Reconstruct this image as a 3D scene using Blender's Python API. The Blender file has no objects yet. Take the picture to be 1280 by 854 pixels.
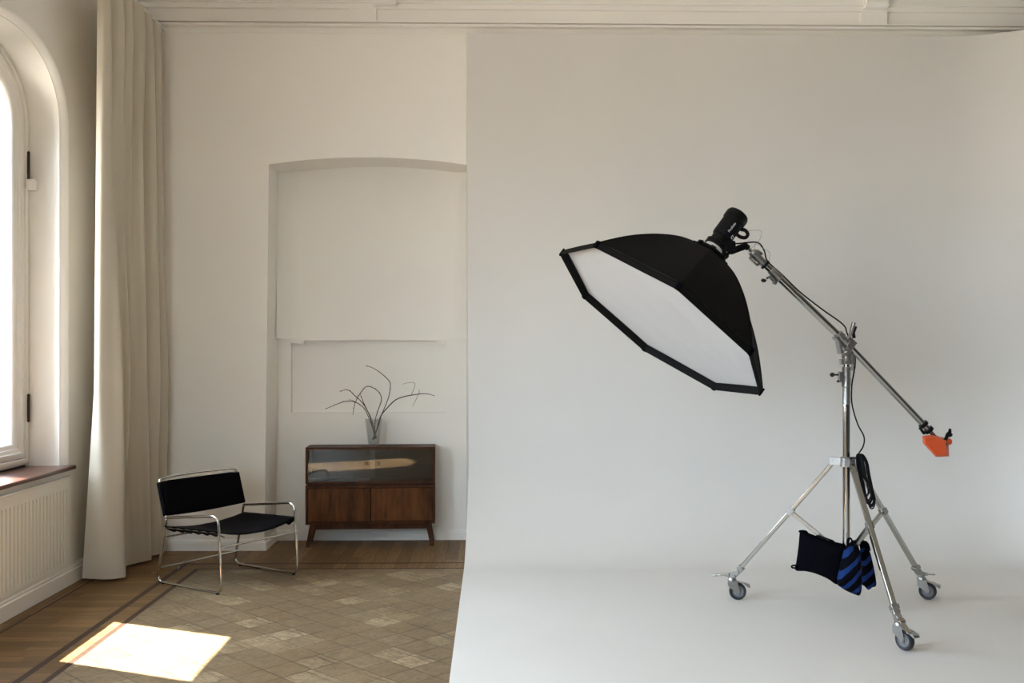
import bpy, bmesh, math, random
from mathutils import Vector, Matrix, noise

# ------------------------------------------------------------------ scene
S = bpy.context.scene
COL = S.collection
V = Vector
random.seed(7)
R = math.radians

# ------------------------------------------------------------------ camera
F_PX, W_PX = 1250.0, 1280.0
YAW = math.atan(24 / F_PX)
cd = bpy.data.cameras.new('camera')
cd.sensor_fit = 'HORIZONTAL'
cd.sensor_width = 36.0
cd.lens = F_PX / W_PX * 36.0
cd.shift_y = 10.0 / W_PX
cd.clip_start = 0.05
cam = bpy.data.objects.new('camera', cd)
cam.location = (0, 0, 1.5)
cam.rotation_euler = (R(90), 0, -YAW)
COL.objects.link(cam)
S.camera = cam

# ------------------------------------------------------------------ view
S.view_settings.view_transform = 'Standard'
S.view_settings.look = 'None'
S.view_settings.gamma = 1.0
S.view_settings.exposure = 0.70
S.view_settings.use_curve_mapping = False
S.cycles.use_denoising = True
S.cycles.max_bounces = 14
S.cycles.diffuse_bounces = 8
S.cycles.glossy_bounces = 6
S.cycles.transmission_bounces = 8
S.cycles.transparent_max_bounces = 12
S.cycles.caustics_reflective = False
S.cycles.caustics_refractive = False
S.cycles.sample_clamp_indirect = 8.0

# ------------------------------------------------------------------ daylight
SKY_STRENGTH = 22.0
SKY_COLOR = (0.70, 0.85, 1.0)
GROUND_COLOR = (0.52, 0.47, 0.40)
SUN_STRENGTH = 46.0
SUN_COLOR = (1.0, 0.90, 0.74)
SUN_DIR = V((0.716, -0.303, -0.93)).normalized()

w = bpy.data.worlds.new('daylight')
S.world = w
w.use_nodes = True
nt = w.node_tree
nt.nodes.clear()
o_ = nt.nodes.new('ShaderNodeOutputWorld')
bg = nt.nodes.new('ShaderNodeBackground')
tc = nt.nodes.new('ShaderNodeTexCoord')
sx = nt.nodes.new('ShaderNodeSeparateXYZ')
mr = nt.nodes.new('ShaderNodeMapRange')
mr.inputs[1].default_value = -0.12
mr.inputs[2].default_value = 0.10
mx = nt.nodes.new('ShaderNodeMix')
mx.data_type = 'RGBA'
mx.inputs[6].default_value = (*GROUND_COLOR, 1)
mx.inputs[7].default_value = (*SKY_COLOR, 1)
nt.links.new(tc.outputs['Generated'], sx.inputs[0])
nt.links.new(sx.outputs[2], mr.inputs[0])
nt.links.new(mr.outputs[0], mx.inputs[0])
nt.links.new(mx.outputs[2], bg.inputs[0])
bg.inputs[1].default_value = SKY_STRENGTH
nt.links.new(bg.outputs[0], o_.inputs[0])

sd_ = bpy.data.lights.new('sun', 'SUN')
sd_.energy = SUN_STRENGTH
sd_.color = SUN_COLOR
sd_.angle = R(0.6)
sun = bpy.data.objects.new('sun', sd_)
sun.rotation_euler = SUN_DIR.to_track_quat('-Z', 'Y').to_euler()
sun.location = (-6, 9, 9)
COL.objects.link(sun)

WINDOWS = [5.747, 2.947, 0.147]          # centre of each arched window along the left wall
for yc in WINDOWS:                      # sky portals: they only guide sampling towards the window openings
    ld = bpy.data.lights.new('window_portal', 'AREA')
    ld.shape = 'RECTANGLE'
    ld.size = 1.4
    ld.size_y = 2.75
    ld.cycles.is_portal = True
    lo = bpy.data.objects.new('window_portal', ld)
    lo.location = (-3.02, yc, 2.08)
    lo.rotation_euler = (R(90), 0, R(-90))
    COL.objects.link(lo)

ld = bpy.data.lights.new('window_portal', 'AREA')  # guides sampling through the added rear window
ld.shape = 'RECTANGLE'
ld.size, ld.size_y = 0.75, 2.6
ld.cycles.is_portal = True
lo = bpy.data.objects.new('window_portal', ld)
lo.location = (-2.125, -4.14, 2.4)
lo.rotation_euler = (R(90), 0, R(180))
COL.objects.link(lo)

# ------------------------------------------------------------------ helpers
class MB:
    """collects shapes in world coordinates and links them as ONE mesh object"""
    def __init__(self, M=None):
        self.v, self.f, self.mi, self.M, self.cur = [], [], [], M, 0

    def add(self, vs, fs):
        n = len(self.v)
        for p in vs:
            p = V(p)
            self.v.append(self.M @ p if self.M else p)
        for f in fs:
            self.f.append([i + n for i in f])
            self.mi.append(self.cur)
        return self

    def box(self, x0, x1, y0, y1, z0, z1, T=None):
        vs = [V((x, y, z)) for x in (x0, x1) for y in (y0, y1) for z in (z0, z1)]
        if T:
            vs = [T @ p for p in vs]
        return self.add(vs, [(0, 1, 3, 2), (4, 6, 7, 5), (0, 4, 5, 1), (2, 3, 7, 6), (0, 2, 6, 4), (1, 5, 7, 3)])

    def beam(self, p, q, a, b, up=(0, 0, 1)):
        """rectangular bar from p to q, a wide, b along the up direction"""
        p, q = V(p), V(q)
        d = (q - p).normalized()
        s = d.cross(V(up)).normalized()
        u = s.cross(d).normalized()
        vs = []
        for c in (p, q):
            for i, j in ((-1, -1), (1, -1), (1, 1), (-1, 1)):
                vs.append(c + s * a / 2 * i + u * b / 2 * j)
        return self.add(vs, [(3, 2, 1, 0), (4, 5, 6, 7), (0, 1, 5, 4), (1, 2, 6, 5), (2, 3, 7, 6), (3, 0, 4, 7)])

    def lathe(self, prof, o=(0, 0, 0), axis=(0, 0, 1), n=24, caps=True):
        """prof: list of (radius, height along axis)"""
        o, ax = V(o), V(axis).normalized()
        t = V((1, 0, 0)) if abs(ax.x) < 0.9 else V((0, 1, 0))
        e1 = ax.cross(t).normalized()
        e2 = ax.cross(e1)
        vs, fs = [], []
        for r, h in prof:
            for k in range(n):
                a = 2 * math.pi * k / n
                vs.append(o + ax * h + (e1 * math.cos(a) + e2 * math.sin(a)) * r)
        for i in range(len(prof) - 1):
            for k in range(n):
                k2 = (k + 1) % n
                fs.append((i * n + k, i * n + k2, (i + 1) * n + k2, (i + 1) * n + k))
        if caps:
            fs.append(tuple(reversed(range(n))))
            m = (len(prof) - 1) * n
            fs.append(tuple(m + k for k in range(n)))
        return self.add(vs, fs)

    def cyl(self, p, q, r, r2=None, n=20):
        p, q = V(p), V(q)
        return self.lathe([(r, 0), (r if r2 is None else r2, (q - p).length)], p, q - p, n)

    def tube(self, pts, r, n=10, closed=False, smooth=0, caps=True):
        pts = [V(p) for p in pts]
        rs = list(r) if isinstance(r, (list, tuple)) else None
        if smooth:
            pts = spline(pts, smooth, closed)
        m = len(pts)
        if rs and len(rs) != m:
            k = len(rs) - 1
            rr = []
            for i in range(m):
                t = i / (m - 1) * k
                j = min(int(t), k - 1)
                rr.append(rs[j] + (rs[j + 1] - rs[j]) * (t - j))
            rs = rr
        vs, fs = [], []
        tang = []
        for i in range(m):
            a = pts[(i - 1) % m] if (closed or i > 0) else pts[0]
            b = pts[(i + 1) % m] if (closed or i < m - 1) else pts[-1]
            tang.append((b - a).normalized())
        ref = V((0, 0, 1)) if abs(tang[0].z) < 0.9 else V((1, 0, 0))
        u = tang[0].cross(ref).normalized()
        for i in range(m):
            if i:
                u = (u - tang[i] * u.dot(tang[i])).normalized()
            w_ = tang[i].cross(u)
            rad = rs[i] if rs else r
            for k in range(n):
                a = 2 * math.pi * k / n
                vs.append(pts[i] + (u * math.cos(a) + w_ * math.sin(a)) * rad)
        rng = m if closed else m - 1
        for i in range(rng):
            for k in range(n):
                k2, i2 = (k + 1) % n, (i + 1) % m
                fs.append((i * n + k, i * n + k2, i2 * n + k2, i2 * n + k))
        if not closed and caps:
            fs.append(tuple(reversed(range(n))))
            fs.append(tuple((m - 1) * n + k for k in range(n)))
        return self.add(vs, fs)

    def prism(self, poly, vec):
        poly, vec = [V(p) for p in poly], V(vec)
        n = len(poly)
        vs = poly + [p + vec for p in poly]
        fs = [tuple(reversed(range(n))), tuple(range(n, 2 * n))]
        fs += [(i, (i + 1) % n, n + (i + 1) % n, n + i) for i in range(n)]
        return self.add(vs, fs)

    def grid(self, rows, close_u=False):
        nr, nc = len(rows), len(rows[0])
        vs = [p for r in rows for p in r]
        fs = []
        for i in range(nr - 1):
            for j in range(nc if close_u else nc - 1):
                j2 = (j + 1) % nc
                fs.append((i * nc + j, i * nc + j2, (i + 1) * nc + j2, (i + 1) * nc + j))
        return self.add(vs, fs)

    def build(self, name, mat, parent=None, smooth=35, bevel=0, seg=2, subsurf=0, solid=0, fix=True, loc=None):
        me = bpy.data.meshes.new(name)
        if parent is None:
            if loc is None:
                xs = [p.x for p in self.v]; ys = [p.y for p in self.v]; zs = [p.z for p in self.v]
                loc = V(((min(xs) + max(xs)) / 2, (min(ys) + max(ys)) / 2, min(zs)))
            off = V(loc)
        else:
            r = parent
            while r.parent:
                r = r.parent
            off = r.location.copy()
        me.from_pydata([p - off for p in self.v], [], self.f)
        mats = mat if isinstance(mat, (list, tuple)) else [mat]
        for m_ in mats:
            me.materials.append(m_)
        for p, i in zip(me.polygons, self.mi):
            p.material_index = i
        if fix:
            b = bmesh.new()
            b.from_mesh(me)
            bmesh.ops.recalc_face_normals(b, faces=b.faces)
            b.to_mesh(me)
            b.free()
        if smooth:
            me.shade_smooth()
            if smooth < 180:
                me.set_sharp_from_angle(angle=R(smooth))
        ob = bpy.data.objects.new(name, me)
        COL.objects.link(ob)
        if parent is None:
            ob.location = loc
        else:
            ob.parent = parent
        if solid:
            md = ob.modifiers.new('solid', 'SOLIDIFY')
            md.thickness = solid
            md.offset = 0
        if bevel:
            md = ob.modifiers.new('bevel', 'BEVEL')
            md.width = bevel
            md.segments = seg
            md.limit_method = 'ANGLE'
            md.angle_limit = R(40)
            md.harden_normals = False
        if subsurf:
            md = ob.modifiers.new('sub', 'SUBSURF')
            md.levels = md.render_levels = subsurf
        return ob


def spline(pts, k, closed=False):
    """Catmull-Rom through the points, k steps per span"""
    n = len(pts)
    out = []
    for i in range(n if closed else n - 1):
        p0 = pts[(i - 1) % n] if (closed or i > 0) else pts[0] * 2 - pts[1]
        p1, p2 = pts[i], pts[(i + 1) % n]
        p3 = pts[(i + 2) % n] if (closed or i + 2 < n) else p2 * 2 - p1
        for s in range(k):
            t = s / k
            out.append(0.5 * ((2 * p1) + (p2 - p0) * t + (2 * p0 - 5 * p1 + 4 * p2 - p3) * t * t
                              + (3 * p1 - p0 - 3 * p2 + p3) * t ** 3))
    if not closed:
        out.append(pts[-1])
    return out


def rounded(pts, rad, k=6):
    """polyline with its inner corners rounded"""
    pts = [V(p) for p in pts]
    out = [pts[0]]
    for i in range(1, len(pts) - 1):
        a, b, c = pts[i - 1], pts[i], pts[i + 1]
        r = min(rad, (a - b).length * 0.49, (c - b).length * 0.49)
        p, q = b + (a - b).normalized() * r, b + (c - b).normalized() * r
        for s in range(k + 1):
            t = s / k
            out.append(p * (1 - t) ** 2 + b * 2 * t * (1 - t) + q * t * t)
    out.append(pts[-1])
    return out


def rounded_loop(pts, rad, k=6):
    pts = [V(p) for p in pts]
    n = len(pts)
    out = []
    for i in range(n):
        a, b, c = pts[i - 1], pts[i], pts[(i + 1) % n]
        r = min(rad, (a - b).length * 0.49, (c - b).length * 0.49)
        p, q = b + (a - b).normalized() * r, b + (c - b).normalized() * r
        for s in range(k + 1):
            t = s / k
            out.append(p * (1 - t) ** 2 + b * 2 * t * (1 - t) + q * t * t)
    return out


def tag(o, label, cat, group=None, kind=None):
    o['label'] = label
    o['category'] = cat
    if group:
        o['group'] = group
    if kind:
        o['kind'] = kind
    return o


def thing(name, label, cat, loc, group=None):
    o = bpy.data.objects.new(name, None)
    o.empty_display_size = 0.1
    COL.objects.link(o)
    o.location = loc
    return tag(o, label, cat, group)


def struct(o):
    o['kind'] = 'structure'
    return o


# ------------------------------------------------------------------ materials
class NT:
    def __init__(self, name):
        self.m = bpy.data.materials.new(name)
        self.m.use_nodes = True
        self.t = self.m.node_tree
        self.t.nodes.clear()
        self.out = self.n('ShaderNodeOutputMaterial')

    def n(self, kind, **kw):
        nd = self.t.nodes.new(kind)
        for k, v in kw.items():
            setattr(nd, k, v)
        return nd

    def l(self, a, b):
        self.t.links.new(a, b)

    def math(self, op, a, b=None, c=None):
        nd = self.n('ShaderNodeMath', operation=op)
        for i, x in enumerate((a, b, c)):
            if x is None:
                continue
            if isinstance(x, (int, float)):
                nd.inputs[i].default_value = x
            else:
                self.l(x, nd.inputs[i])
        return nd.outputs[0]

    def mix(self, fac, a, b, mode='MIX'):
        nd = self.n('ShaderNodeMix', data_type='RGBA', blend_type=mode)
        for i, x in ((0, fac), (6, a), (7, b)):
            if isinstance(x, (int, float)):
                nd.inputs[i].default_value = x
            elif isinstance(x, tuple):
                nd.inputs[i].default_value = (*x, 1)
            else:
                self.l(x, nd.inputs[i])
        return nd.outputs[2]

    def obj(self):
        return self.n('ShaderNodeTexCoord').outputs['Object']

    def noise(self, vec, scale=5, detail=3, rough=0.5, dim='3D'):
        nd = self.n('ShaderNodeTexNoise', noise_dimensions=dim)
        nd.inputs['Scale'].default_value = scale
        nd.inputs['Detail'].default_value = detail
        nd.inputs['Roughness'].default_value = rough
        self.l(vec, nd.inputs['Vector'])
        return nd.outputs[0]

    def scale(self, vec, s, rot=(0, 0, 0)):
        nd = self.n('ShaderNodeMapping')
        nd.inputs['Scale'].default_value = s
        nd.inputs['Rotation'].default_value = rot
        self.l(vec, nd.inputs[0])
        return nd.outputs[0]

    def ramp(self, fac, a, b, lo=0.0, hi=1.0):
        nd = self.n('ShaderNodeMapRange')
        nd.inputs[1].default_value = lo
        nd.inputs[2].default_value = hi
        nd.inputs[3].default_value = a
        nd.inputs[4].default_value = b
        self.l(fac, nd.inputs[0])
        return nd.outputs[0]

    def bump(self, h, strength=0.1, dist=0.01):
        nd = self.n('ShaderNodeBump')
        nd.inputs['Strength'].default_value = strength
        nd.inputs['Distance'].default_value = dist
        self.l(h, nd.inputs['Height'])
        return nd.outputs[0]

    def pbr(self, color, rough=0.5, metal=0.0, normal=None, spec=0.5, **kw):
        p = self.n('ShaderNodeBsdfPrincipled')
        for k, x in (('Base Color', color), ('Roughness', rough), ('Metallic', metal), ('Specular IOR Level', spec)):
            if isinstance(x, (int, float)):
                p.inputs[k].default_value = x
            elif isinstance(x, tuple):
                p.inputs[k].default_value = (*x, 1)
            else:
                self.l(x, p.inputs[k])
        for k, x in kw.items():
            p.inputs[k.replace('_', ' ')].default_value = x
        if normal is not None:
            self.l(normal, p.inputs['Normal'])
        self.l(p.outputs[0], self.out.inputs[0])
        return self.m


def simple(name, col, rough=0.5, metal=0.0, nscale=30, var=0.06, bump=0.0, spec=0.5, **kw):
    t = NT(name)
    nz = t.noise(t.obj(), nscale, 3)
    c = t.mix(t.ramp(nz, 0, 1, 0.3, 0.7), tuple(x * (1 - var) for x in col), tuple(min(1, x * (1 + var)) for x in col))
    nm = t.bump(nz, bump, 0.002) if bump else None
    return t.pbr(c, rough, metal, nm, spec, **kw)


def plaster(name, col):
    t = NT(name)
    o = t.obj()
    big = t.noise(o, 1.3, 4)
    fine = t.noise(o, 60, 3)
    c = t.mix(t.ramp(big, 0, 1, 0.35, 0.65), tuple(x * 0.975 for x in col), col)
    return t.pbr(c, 0.75, 0, t.bump(fine, 0.05, 0.002), 0.3)


M = {}
M['wall'] = plaster('warm white wall paint', (0.86, 0.835, 0.785))
M['trim'] = plaster('white trim paint', (0.86, 0.84, 0.80))
M['cyc'] = plaster('white studio paint', (0.675, 0.652, 0.62))
M['gloss_white'] = simple('white gloss frame paint', (0.80, 0.77, 0.73), 0.35, nscale=8, var=0.02)
M['curtain'] = None


def wood(name, dark, light, scale=(2, 40, 40), rough=0.4, coat=0.0, spec=0.5, rot=(0, 0, 0)):
    t = NT(name)
    o = t.scale(t.obj(), scale, rot)
    a = t.noise(o, 1.0, 5, 0.6)
    b = t.noise(o, 4.0, 3, 0.5)
    f = t.math('ADD', t.math('MULTIPLY', a, 0.7), t.math('MULTIPLY', b, 0.3))
    c = t.mix(t.ramp(f, 0, 1, 0.35, 0.65), dark, light)
    return t.pbr(c, t.ramp(b, rough - 0.05, rough + 0.08), 0, t.bump(f, 0.08, 0.002), spec, Coat_Weight=coat, Coat_Roughness=0.15)


M['walnut'] = wood('dark walnut veneer', (0.030, 0.0110, 0.0045), (0.085, 0.032, 0.0115), (18, 18, 2), 0.42, 0.0, 0.10)
M['walnut_door'] = wood('figured walnut door veneer', (0.036, 0.0130, 0.0050), (0.135, 0.052, 0.0175), (9, 9, 1.6), 0.40, 0.0, 0.10)
M['walnut_in'] = wood('walnut interior', (0.010, 0.0045, 0.003), (0.022, 0.010, 0.005), (2, 18, 18), 0.5, 0, 0.2)
M['mahogany'] = wood('varnished mahogany sill', (0.05, 0.016, 0.010), (0.10, 0.032, 0.020), (20, 2, 20), 0.3, 0.3)


def parquet_field():
    t = NT('square oak parquet laid diagonally')
    o = t.obj()
    sp = t.n('ShaderNodeSeparateXYZ')
    t.l(o, sp.inputs[0])
    x, y = sp.outputs[0], sp.outputs[1]
    s = 0.2325 / math.sqrt(2)
    k = 1 / (s * math.sqrt(2))
    u = t.math('MULTIPLY', t.math('ADD', x, y), k)
    v = t.math('MULTIPLY', t.math('SUBTRACT', x, y), k)
    u = t.math('ADD', u, 0.5 - (-0.498 + 5.17) * k)
    v = t.math('ADD', v, 0.5 - (-0.498 - 5.17) * k)
    iu, iv = t.math('FLOOR', u), t.math('FLOOR', v)
    fu, fv = t.math('FRACT', u), t.math('FRACT', v)
    cell = t.n('ShaderNodeCombineXYZ')
    t.l(iu, cell.inputs[0]); t.l(iv, cell.inputs[1])
    wn = t.n('ShaderNodeTexWhiteNoise', noise_dimensions='3D')
    t.l(cell.outputs[0], wn.inputs['Vector'])
    rnd = wn.outputs['Value']
    sc = t.n('ShaderNodeSeparateColor'); t.l(wn.outputs['Color'], sc.inputs[0])
    r2, r3 = sc.outputs[0], sc.outputs[1]
    par = t.math('GREATER_THAN', r2, 0.5)          # the grain turns from tile to tile
    ga = t.math('ADD', t.math('MULTIPLY', fu, t.math('SUBTRACT', 1.0, par)), t.math('MULTIPLY', fv, par))
    gb = t.math('ADD', t.math('MULTIPLY', fv, t.math('SUBTRACT', 1.0, par)), t.math('MULTIPLY', fu, par))
    gv = t.n('ShaderNodeCombineXYZ')
    t.l(t.math('ADD', t.math('MULTIPLY', ga, 2.4), t.math('MULTIPLY', rnd, 37)), gv.inputs[0])
    t.l(t.math('ADD', t.math('MULTIPLY', gb, 9), t.math('MULTIPLY', r3, 91)), gv.inputs[1])
    t.l(t.math('MULTIPLY', rnd, 51), gv.inputs[2])
    grain = t.noise(gv.outputs[0], 1.0, 5, 0.62)
    wear = t.noise(o, 2.2, 4, 0.6)
    speck = t.noise(o, 40, 4, 0.7)
    base = t.mix(t.math('POWER', rnd, 3.2), (0.215, 0.150, 0.083), (0.46, 0.345, 0.21))
    mott = t.noise(o, 13, 4, 0.65)
    base = t.mix(t.ramp(mott, 0.65, 0.0, 0.36, 0.60), base, (0.145, 0.098, 0.052))
    base = t.mix(t.ramp(r3, 0, 0.65, 0.3, 1.0), base, (0.19, 0.122, 0.062))
    base = t.mix(t.ramp(grain, 0.55, 0.0, 0.34, 0.60), base, (0.115, 0.075, 0.042))
    base = t.mix(t.ramp(wear, 0.0, 0.35, 0.45, 0.75), base, (0.31, 0.228, 0.132))
    base = t.mix(t.ramp(speck, 0.0, 0.80, 0.54, 0.70), base, (0.09, 0.06, 0.035))
    # a third of the tiles are split into two boards
    ed = t.math('MINIMUM', t.math('MINIMUM', fu, t.math('SUBTRACT', 1.0, fu)), t.math('MINIMUM', fv, t.math('SUBTRACT', 1.0, fv)))
    split = t.math('ABSOLUTE', t.math('SUBTRACT', gb, 0.78))
    split = t.math('ADD', split, t.math('MULTIPLY', t.math('LESS_THAN', rnd, 0.66), 1.0))
    e = t.math('MINIMUM', ed, split)
    gap = t.ramp(e, 1, 0, 0.010, 0.030)
    gapw = t.math('MULTIPLY', gap, t.ramp(wear, 0.95, 0.30, 0.35, 0.62))
    col = t.mix(gapw, base, (0.035, 0.024, 0.015))
    h = t.math('SUBTRACT', t.math('MULTIPLY', grain, 0.3), gap)
    return t.pbr(col, t.ramp(wear, 0.42, 0.58, 0.3, 0.7), 0, t.bump(h, 0.25, 0.002), 0.3)


def planks(name, along, width, length, dark, light, rough=0.45):
    """boards running along 'x' or 'y'"""
    t = NT(name)
    o = t.obj()
    sp = t.n('ShaderNodeSeparateXYZ')
    t.l(o, sp.inputs[0])
    a, b = (sp.outputs[0], sp.outputs[1]) if along == 'x' else (sp.outputs[1], sp.outputs[0])
    row = t.math('DIVIDE', b, width)
    ir, fr = t.math('FLOOR', row), t.math('FRACT', row)
    wn = t.n('ShaderNodeTexWhiteNoise', noise_dimensions='1D')
    t.l(ir, wn.inputs['W'])
    cx = t.math('ADD', t.math('DIVIDE', a, length), t.math('MULTIPLY', wn.outputs['Value'], 7.0))
    ic, fc = t.math('FLOOR', cx), t.math('FRACT', cx)
    cell = t.n('ShaderNodeCombineXYZ')
    t.l(ir, cell.inputs[0]); t.l(ic, cell.inputs[1])
    w2 = t.n('ShaderNodeTexWhiteNoise', noise_dimensions='3D')
    t.l(cell.outputs[0], w2.inputs['Vector'])
    rnd = w2.outputs['Value']
    gv = t.n('ShaderNodeCombineXYZ')
    t.l(t.math('MULTIPLY', a, 5.0), gv.inputs[0])
    t.l(t.math('ADD', t.math('MULTIPLY', b, 90.0), t.math('MULTIPLY', rnd, 60)), gv.inputs[1])
    t.l(t.math('MULTIPLY', rnd, 33), gv.inputs[2])
    grain = t.noise(gv.outputs[0], 1.0, 5, 0.6)
    col = t.mix(t.ramp(grain, 0, 1, 0.3, 0.68), dark, light)
    col = t.mix(t.ramp(rnd, 0, 0.75), col, tuple(x * 0.75 for x in dark))
    e = t.math('MULTIPLY', t.math('MINIMUM', fr, t.math('SUBTRACT', 1.0, fr)), width)
    e2 = t.math('MULTIPLY', t.math('MINIMUM', fc, t.math('SUBTRACT', 1.0, fc)), length)
    gap = t.ramp(t.math('MINIMUM', e, e2), 1, 0, 0.0006, 0.0022)
    col = t.mix(t.math('MULTIPLY', gap, 0.8), col, (0.03, 0.02, 0.012))
    return t.pbr(col, rough, 0, t.bump(t.math('SUBTRACT', t.math('MULTIPLY', grain, 0.3), gap), 0.25, 0.002), 0.16)


M['field'] = parquet_field()
M['planks_side'] = planks('oak border boards laid crosswise', 'x', 0.085, 0.56, (0.135, 0.072, 0.028), (0.29, 0.178, 0.078))
M['planks_back'] = planks('oak border boards running to the wall', 'y', 0.085, 0.9, (0.13, 0.074, 0.034), (0.29, 0.18, 0.088))
M['strip'] = wood('dark inlay strip', (0.032, 0.017, 0.012), (0.055, 0.030, 0.020), (20, 20, 20), 0.5, 0.0, 0.15)


def fabric(name, col, scale=700, rough=0.9, bump=0.15, var=0.12, spec=0.2):
    t = NT(name)
    o = t.obj()
    a = t.noise(o, scale, 2)
    b = t.noise(o, 3, 3)
    c = t.mix(a, tuple(x * (1 - var) for x in col), tuple(min(1, x * (1 + var)) for x in col))
    c = t.mix(t.ramp(b, 0, 0.25, 0.4, 0.7), c, tuple(x * 0.88 for x in col))
    return t.pbr(c, rough, 0, t.bump(a, bump, 0.001), spec)


M['curtain'] = fabric('heavy beige curtain cloth', (0.56, 0.51, 0.42), 500)
M['black_leather'] = simple('black leather', (0.0035, 0.0035, 0.0048), 0.5, nscale=160, var=0.2, bump=0.25, spec=0.015)
M['black_fabric'] = fabric('black softbox cloth', (0.0065, 0.0060, 0.0058), 500, 0.7, spec=0.06)
M['black_canvas'] = fabric('black sandbag canvas', (0.0025, 0.0025, 0.0042), 600, 0.85, spec=0.02)
M['diffuser'] = fabric('white diffuser cloth', (0.45, 0.435, 0.425), 400, 0.8, 0.05, 0.02)
M['black_plastic'] = simple('black plastic', (0.0045, 0.0045, 0.005), 0.45, var=0.1, spec=0.14)
M['black_rubber'] = simple('black rubber', (0.005, 0.005, 0.006), 0.6, var=0.15, spec=0.2)
M['grey_rubber'] = simple('dark grey tyre rubber', (0.012, 0.013, 0.017), 0.55, var=0.1)
M['grey_plastic'] = simple('grey wheel hub plastic', (0.16, 0.16, 0.175), 0.5)
M['chrome'] = simple('polished chrome', (0.50, 0.49, 0.47), 0.09, 1.0, var=0.03)
M['chair_chrome'] = simple('polished chair steel', (0.58, 0.56, 0.52), 0.12, 1.0, var=0.03)
M['alu'] = simple('cast aluminium', (0.34, 0.33, 0.32), 0.34, 0.9, nscale=80, var=0.06, bump=0.1)
M['steel_satin'] = simple('satin steel tube', (0.42, 0.41, 0.385), 0.2, 1.0, var=0.03)
M['dark_metal'] = simple('aged dark iron', (0.045, 0.04, 0.035), 0.5, 0.7, nscale=90, var=0.3, bump=0.2)
M['orange'] = simple('orange plastic', (0.62, 0.085, 0.022), 0.42, nscale=20, var=0.05)
M['white_plastic'] = simple('white plastic', (0.80, 0.78, 0.74), 0.4, var=0.02)
M['frosted'] = simple('frosted white glass collar', (0.78, 0.78, 0.75), 0.35, var=0.02)
M['lettering'] = simple('white printed lettering', (0.75, 0.75, 0.75), 0.5, var=0.02)
M['twig'] = simple('brown bare twig bark', (0.035, 0.024, 0.018), 0.8, nscale=200, var=0.3, bump=0.3)
M['rear'] = plaster('dark grey low-bounce wall paint', (0.07, 0.068, 0.066))  # unseen walls made dark to deepen reflections and the falloff to the right
M['outer_dark'] = plaster('dark outside masonry and light screens', (0.09, 0.08, 0.075))  # kept dark so the added screens bounce little sun into the reveal


def striped():
    t = NT('black canvas with blue diagonal stripes')
    o = t.obj()
    sp = t.n('ShaderNodeSeparateXYZ')
    t.l(o, sp.inputs[0])
    nz = t.noise(o, 9, 2)
    d = t.math('ADD', t.math('MULTIPLY', sp.outputs[2], 1.0), t.math('MULTIPLY', sp.outputs[0], -1.05))
    d = t.math('ADD', d, t.math('MULTIPLY', nz, 0.030))
    fr = t.math('FRACT', t.math('DIVIDE', t.math('ADD', d, 1.013), 0.088))
    on = t.math('MULTIPLY', t.ramp(fr, 0, 1, 0.55, 0.58), t.ramp(fr, 1, 0, 0.94, 0.97))
    weave = t.noise(o, 600, 2)
    c = t.mix(on, (0.0025, 0.0025, 0.0045), (0.011, 0.030, 0.118))
    return t.pbr(c, 0.75, 0, t.bump(weave, 0.15, 0.001), 0.03)


M['striped'] = striped()


def thin_glass(name, tint=(1, 1, 1), ior=1.5, rough=0.0):
    t = NT(name)
    geo = t.n('ShaderNodeNewGeometry')
    dt = t.n('ShaderNodeVectorMath', operation='DOT_PRODUCT')
    t.l(geo.outputs['Normal'], dt.inputs[0]); t.l(geo.outputs['Incoming'], dt.inputs[1])
    f0 = ((ior - 1) / (ior + 1)) ** 2 * 2            # both faces of the pane (Schlick)
    fac = t.math('ADD', t.math('MULTIPLY', t.math('POWER', t.math('SUBTRACT', 1.0, t.math('ABSOLUTE', dt.outputs['Value'])), 5.0), 1 - f0), f0)
    tr = t.n('ShaderNodeBsdfTransparent')
    tr.inputs[0].default_value = (*tint, 1)
    gl = t.n('ShaderNodeBsdfGlossy')
    gl.inputs['Roughness'].default_value = rough
    mxs = t.n('ShaderNodeMixShader')
    t.l(fac, mxs.inputs[0]); t.l(tr.outputs[0], mxs.inputs[1]); t.l(gl.outputs[0], mxs.inputs[2])
    t.l(mxs.outputs[0], t.out.inputs[0])
    return t.m


M['pane'] = thin_glass('window glass', (0.96, 0.98, 0.98))
M['cab_glass'] = thin_glass('cabinet sliding glass', (0.80, 0.79, 0.76), 1.40)
M['vase_glass'] = thin_glass('clear ribbed glass', (0.90, 0.91, 0.91), 1.62, 0.02)

# ================================================================== SETTING
XL, YW, YN = -2.71, 7.504, 7.897         # left wall, back wall, back of the niche
XR, YB, ZC = 5.2, -4.0, 4.42

# ---- floor: bordered parquet, one object
fl = MB()
def quad(x0, x1, y0, y1, mi, z=0.0):
    fl.cur = mi
    fl.add([(x0, y0, z), (x1, y0, z), (x1, y1, z), (x0, y1, z)], [(0, 1, 2, 3)])
xo0, xo1, xi0, xi1 = -2.165, -2.128, -2.035, -2.002
yo0, yo1, yi0, yi1 = 7.022, 7.052, 6.85, 6.875
quad(xi1, XR, YB, yi0, 0)                       # tile field
quad(xi0, xi1, YB, yi1, 3); quad(xi1, XR, yi0, yi1, 3)
quad(xo1, xi0, YB, yo0, 1); quad(xi0, XR, yi1, yo0, 2)
quad(xo0, xo1, YB, yo1, 3); quad(xo1, XR, yo0, yo1, 3)
quad(-2.595, xo0, YB, YN, 1)
quad(-2.61, -2.595, YB, YN, 3)
quad(XL - 0.3, -2.61, YB, YN, 2)
quad(xo0, XR, yo1, YN + 0.1, 2)
struct(fl.build('floor', [M['field'], M['planks_side'], M['planks_back'], M['strip']], smooth=0, fix=False, loc=(0, 0, 0)))

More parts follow.
